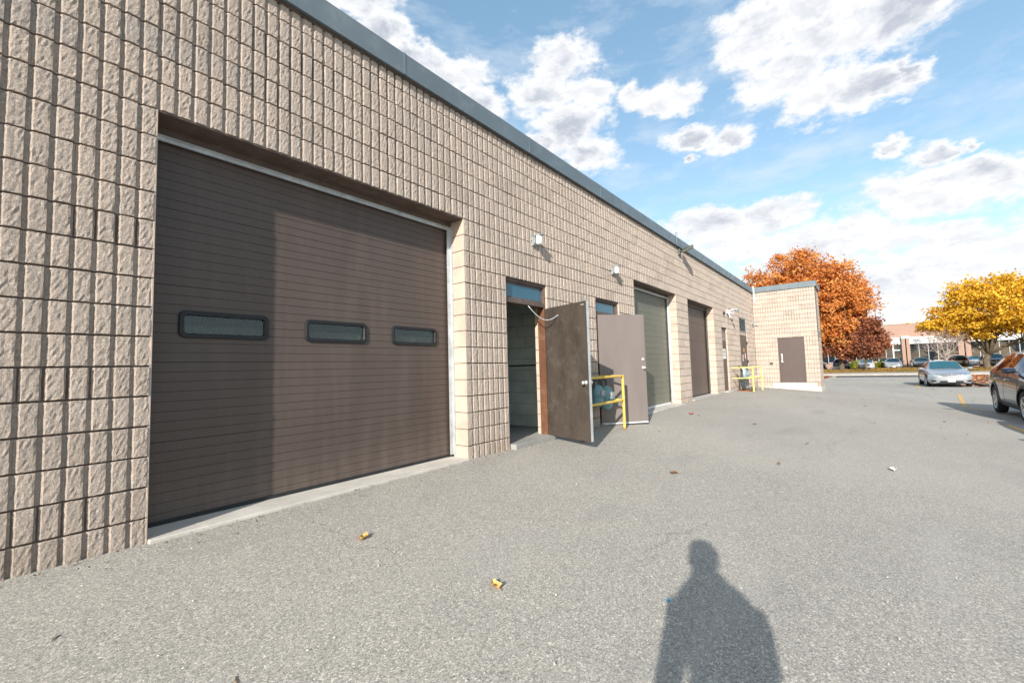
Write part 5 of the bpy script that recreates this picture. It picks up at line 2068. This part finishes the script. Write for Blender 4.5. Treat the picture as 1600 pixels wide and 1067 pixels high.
def kerb_run(pts, label):
    b_ = MB()
    for (p0, p1) in zip(pts[:-1], pts[1:]):
        a, c_ = Vector(p0), Vector(p1)
        d = (c_ - a)
        nn = max(1, int(d.length / 2))
        for k in range(nn):
            q0, q1 = a.lerp(c_, k / nn), a.lerp(c_, (k + 1) / nn)
            nr = Vector((-d.y, d.x)).normalized() * 0.08
            z0_, z1_ = G(q0.x, q0.y), G(q1.x, q1.y)
            v_ = []
            for q, z in ((q0, z0_), (q1, z1_)):
                for s_ in (-1, 1):
                    v_.append((q.x + nr.x * s_, q.y + nr.y * s_, z - 0.1))
                    v_.append((q.x + nr.x * s_, q.y + nr.y * s_, z + 0.14))
            b_.add(v_, [(0, 4, 5, 1), (2, 3, 7, 6), (1, 5, 7, 3), (0, 1, 3, 2), (4, 6, 7, 5)])
    o = b_.build('kerb', M['kerb'])
    o['kind'] = 'structure'
    return o


bed(-1.7, 6.0, 38.0, 50.8, 'drift of fallen orange leaves in the bed beyond the wing', 31)
kerb_run([(27.0, 0.0), (37.2, -1.55), (44, -1.75), (51.0, -1.9)], 'kerb')
bed(-8.9, -22.0, 33.0, 51.0, 'brown and orange leaf litter right of the silver sedan', 41)
kerb_run([(32.6, -20.0), (32.6, -10.9)], 'kerb')
litter('fallen_leaves', (29.5, 33.5), (-12.5, -8.95), 700, gz, 0.13, 'brown leaves spilled on the asphalt beside the silver sedan', 47, up=0.04)
litter('fallen_leaves', (63.3, 70.4), (-40, 20), 9000, verge_z, 0.15, 'fallen leaves strewn over the grass verge', 51)
litter('fallen_leaves', (57, 58.5), (-40, 20), 900, gz, 0.12, None, 52)
litter('scattered_leaves', (5, 48), (-14, -0.6), 210, gz, 0.07, 'sparse small dry leaves scattered over the yard', 53, M['brown_leaf'])
litter('grit', (-3, 14), (-9, -0.03), 3600, gz, 0.012, 'tiny pale and dark grit on the asphalt', 54, M['white_concrete'], up=0.009, lean=0.6)
litter('wall_base_debris', (-3, 22), (-0.30, -0.015), 2600, gz, 0.020, 'crumbled soil and grit along the foot of the wall', 55, M['soil'], cond=lambda x, y, r: r.uniform(0, 1, len(x)) < np.exp(y * 11), up=0.016, lean=0.8)


# grass tufts on the verge so that its edge is not a clean sheet
rgt = np.random.default_rng(77)
n = 26000
x = rgt.uniform(63.3, 70.3, n)
y = rgt.uniform(-34, 14, n)
z = verge_z(x, y)
a = rgt.uniform(0, 2 * np.pi, n)
h = rgt.uniform(0.05, 0.14, n)
dx, dy = np.cos(a) * 0.03, np.sin(a) * 0.03
ln = rgt.normal(0, .04, (n, 2))
v = np.stack([np.stack([x - dx, y - dy, z - .01], -1), np.stack([x + dx, y + dy, z - .01], -1), np.stack([x + ln[:, 0], y + ln[:, 1], z + h], -1)], 1).reshape(-1, 3)
o = link('grass_blades', fast_mesh('grass_blades', v, np.arange(n * 3).reshape(n, 3), M['grass']))
tag(o, 'short dry grass blades on the verge', None, None, 'stuff')


# curled leaves and litter that can be told apart
def single_leaf(x, y, size, m_, label, rz=0.0, kind='leaf', name='fallen_leaf'):
    v_, f_ = [], []
    nu, nv = 9, 5
    for i in range(nu):
        t_ = i / (nu - 1)
        wd = (math.sin(math.pi * (t_ ** 0.8)) ** 0.7) * 0.36 * (1 + 0.25 * math.sin(t_ * 14))
        for j in range(nv):
            s_ = j / (nv - 1) * 2 - 1
            v_.append(((t_ - .5) * size, s_ * wd * size, (0.30 * s_ * s_ + 0.22 * math.sin(t_ * 5) ** 2 + 0.08 * math.sin(i * 2.1 + j * 1.7)) * size * .6 + 0.003))
    for i in range(nu - 1):
        for j in range(nv - 1):
            f_.append((i * nv + j, i * nv + j + 1, (i + 1) * nv + j + 1, (i + 1) * nv + j))
    b_ = MB()
    b_.add(v_, f_)
    b_.tube([(-size * .5, 0, 0.006), (-size * .75, size * .06, 0.012)], 0.0016 + size * .008, 5)
    o_ = b_.build(name, m_, None, (x, y, G(x, y) + 0.002), rz, smooth=True)
    return tag(o_, label, kind, 'single dry leaves on the asphalt' if kind == 'leaf' else None)


def at_ground(px, py):
    d = fwd * 673.7 + right * (px - 800) - up * (py - 533.5)
    o_ = cam.matrix_world.translation
    z = -0.1
    for _ in range(12):
        t_ = (z - o_.z) / d.z
        p_ = o_ + d * t_
        z = G(p_.x, p_.y)
    return p_.x, p_.y


single_leaf(0.977, -1.02, 0.085, M['dry_leaf'], 'pale tan curled leaf on the asphalt in front of the near garage door', 0.5)
single_leaf(1.10, -2.13, 0.082, M['dry_leaf'], 'pale tan curled leaf on the asphalt left of the standing shadow', 1.2)
single_leaf(4.15, -2.10, 0.085, M['brown_leaf'], 'brown crumpled leaf in mid asphalt in front of the open doors', 2.2)
single_leaf(9.35, -0.78, 0.13, mat('pinkish_leaf', (0.55, 0.16, 0.14), 0.7), 'reddish leaf lying near the olive garage door', 0.3)
single_leaf(6.15, -4.02, 0.10, M['paper'], 'small white scrap lying alone on the open asphalt', 0.2, 'litter', 'paper_scrap')
single_leaf(1.58, -2.92, 0.030, mat('blue_scrap', (0.02, 0.22, 0.42), 0.5), 'tiny blue scrap left of the head of the standing shadow', 0.2, 'litter', 'plastic_scrap')
for (x_, y_, rz_) in ((-0.51, -0.93, 0.9), (-0.08, -1.82, 1.4)):
    b = MB()
    z_ = G(x_, y_)
    b.tube([(0, 0, 0.004), (0.02, 0.004, 0.006), (0.045, -0.003, 0.004)], 0.0025, 5)
    tag(b.build('twig', M['brown_leaf'], None, (x_, y_, z_), rz_), 'thin brown twig on the asphalt near the lower left corner' if x_ < -0.3 else 'short brown twig on the asphalt at the bottom edge', 'twig')

# ------------------------------------------------------------------ the photographer, behind the camera; only the shadow is in view
PX, PY = -1.25, -4.055
PZ = G(PX, PY)
FACE = math.atan2(0.624, 0.779)
person = empty('person', (PX, PY, PZ), FACE, 'person in dark jacket holding a camera, whose shadow lies on the asphalt', 'person')


def skin_mesh(name, joints, edges, radii, material, root_i=0, sub=2):
    me = bpy.data.meshes.new(name)
    me.from_pydata(joints, edges, [])
    o_ = bpy.data.objects.new(name, me)
    col.objects.link(o_)
    o_.modifiers.new('skin', 'SKIN')
    for i, r_ in enumerate(radii):
        rr = r_ if isinstance(r_, tuple) else (r_, r_)
        me.skin_vertices[0].data[i].radius = rr
        me.skin_vertices[0].data[i].use_root = (i == root_i)
    o_.modifiers['skin'].use_smooth_shade = True
    ss = o_.modifiers.new('sub', 'SUBSURF')
    ss.levels = ss.render_levels = sub
    dg = bpy.context.evaluated_depsgraph_get()
    res = bpy.data.meshes.new_from_object(o_.evaluated_get(dg))
    bpy.data.objects.remove(o_)
    res.materials.clear()
    res.materials.append(material)
    return link(name, res, person)


# x forward, y left; both hands raised to the camera in front of the chest
J = [(0, 0, .88), (0, 0, 1.08), (0.0, 0, 1.30), (0, 0, 1.44), (0.01, 0, 1.53), (0.02, 0, 1.60),
     (0, .150, 1.385), (.05, .205, 1.12), (.30, .09, 1.20),
     (0, -.160, 1.385), (.05, -.215, 1.12), (.30, -.09, 1.20),
     (0, .10, .90), (.02, .11, .50), (0, .12, .09), (.17, .14, .04),
     (0, -.10, .90), (.02, -.11, .50), (0, -.12, .09), (.17, -.14, .04)]
E_ = [(0, 1), (1, 2), (2, 3), (3, 4), (4, 5), (3, 6), (6, 7), (7, 8), (3, 9), (9, 10), (10, 11), (0, 12), (12, 13), (13, 14), (14, 15), (0, 16), (16, 17), (17, 18), (18, 19)]
RD = [(.15, .14), (.155, .13), (.16, .12), (.115, .10), .105, .095, .075, .055, .040, .085, .07, .042, .105, .08, .06, .045, .125, .085, .06, .045]
skin_mesh('body', J, E_, RD, M['jacket'])
hd = MB()
v_, f_, n = [], [], 18
prof = [(0.0, -.125), (.045, -.118), (.068, -.08), (.078, -.03), (.086, .03), (.084, .075), (.062, .112), (.03, .128), (0.0, .130)]
for (r_, h_) in prof:
    for k in range(n):
        a = 2 * math.pi * k / n
        v_.append((.03 + r_ * 1.12 * math.cos(a) + (.012 if h_ < 0 and math.cos(a) > 0 else 0), r_ * .92 * math.sin(a), 1.645 + h_))
for i in range(len(prof) - 1):
    for k in range(n):
        f_.append((i * n + k, i * n + (k + 1) % n, (i + 1) * n + (k + 1) % n, (i + 1) * n + k))
hd.add(v_, f_)
hd.box(.115, .142, -.012, .012, 1.625, 1.665)          # nose
for sy in (-1, 1):
    hd.lathe([(0.0, 0.0), (.022, .004), (.030, .012), (0.0, .016)], 10, (.03, sy * .082 - .008, 1.64), 'y')
hd.build('head', M['skin'], person, smooth=True)
hr = MB()
v_, f_ = [], []
for (r_, h_) in [(.088, -.02), (.094, .03), (.092, .08), (.070, .122), (.035, .14), (0.0, .143)]:
    for k in range(n):
        a = 2 * math.pi * k / n
        v_.append((.018 + r_ * 1.12 * math.cos(a) - (.03 if math.cos(a) > .3 and h_ < .08 else 0), r_ * .96 * math.sin(a), 1.648 + h_))
for i in range(5):
    for k in range(n):
        f_.append((i * n + k, i * n + (k + 1) % n, (i + 1) * n + (k + 1) % n, (i + 1) * n + k))
hr.add(v_, f_)
hr.build('hair', M['hair'], person, smooth=True)
for sy in (-1, 1):
    J = [(.30, sy * .09, 1.20), (.37, sy * .075, 1.225)]
    E_ = [(0, 1)]
    RD = [.030, (.038, .018)]
    for q in range(4):
        z = 1.255 - q * .021
        i0 = len(J)
        J += [(.39, sy * .07, z), (.425, sy * .055, z), (.432, sy * .030, z), (.415, sy * .018, z)]
        E_ += [(1, i0), (i0, i0 + 1), (i0 + 1, i0 + 2), (i0 + 2, i0 + 3)]
        RD += [.0095, .009, .0085, .008]
    i0 = len(J)
    J += [(.35, sy * .05, 1.25), (.36, sy * .03, 1.275)]
    E_ += [(1, i0), (i0, i0 + 1)]
    RD += [.011, .009]
    skin_mesh('hand', J, E_, RD, M['skin'], 0, 1)
print('script done', len(bpy.data.objects))
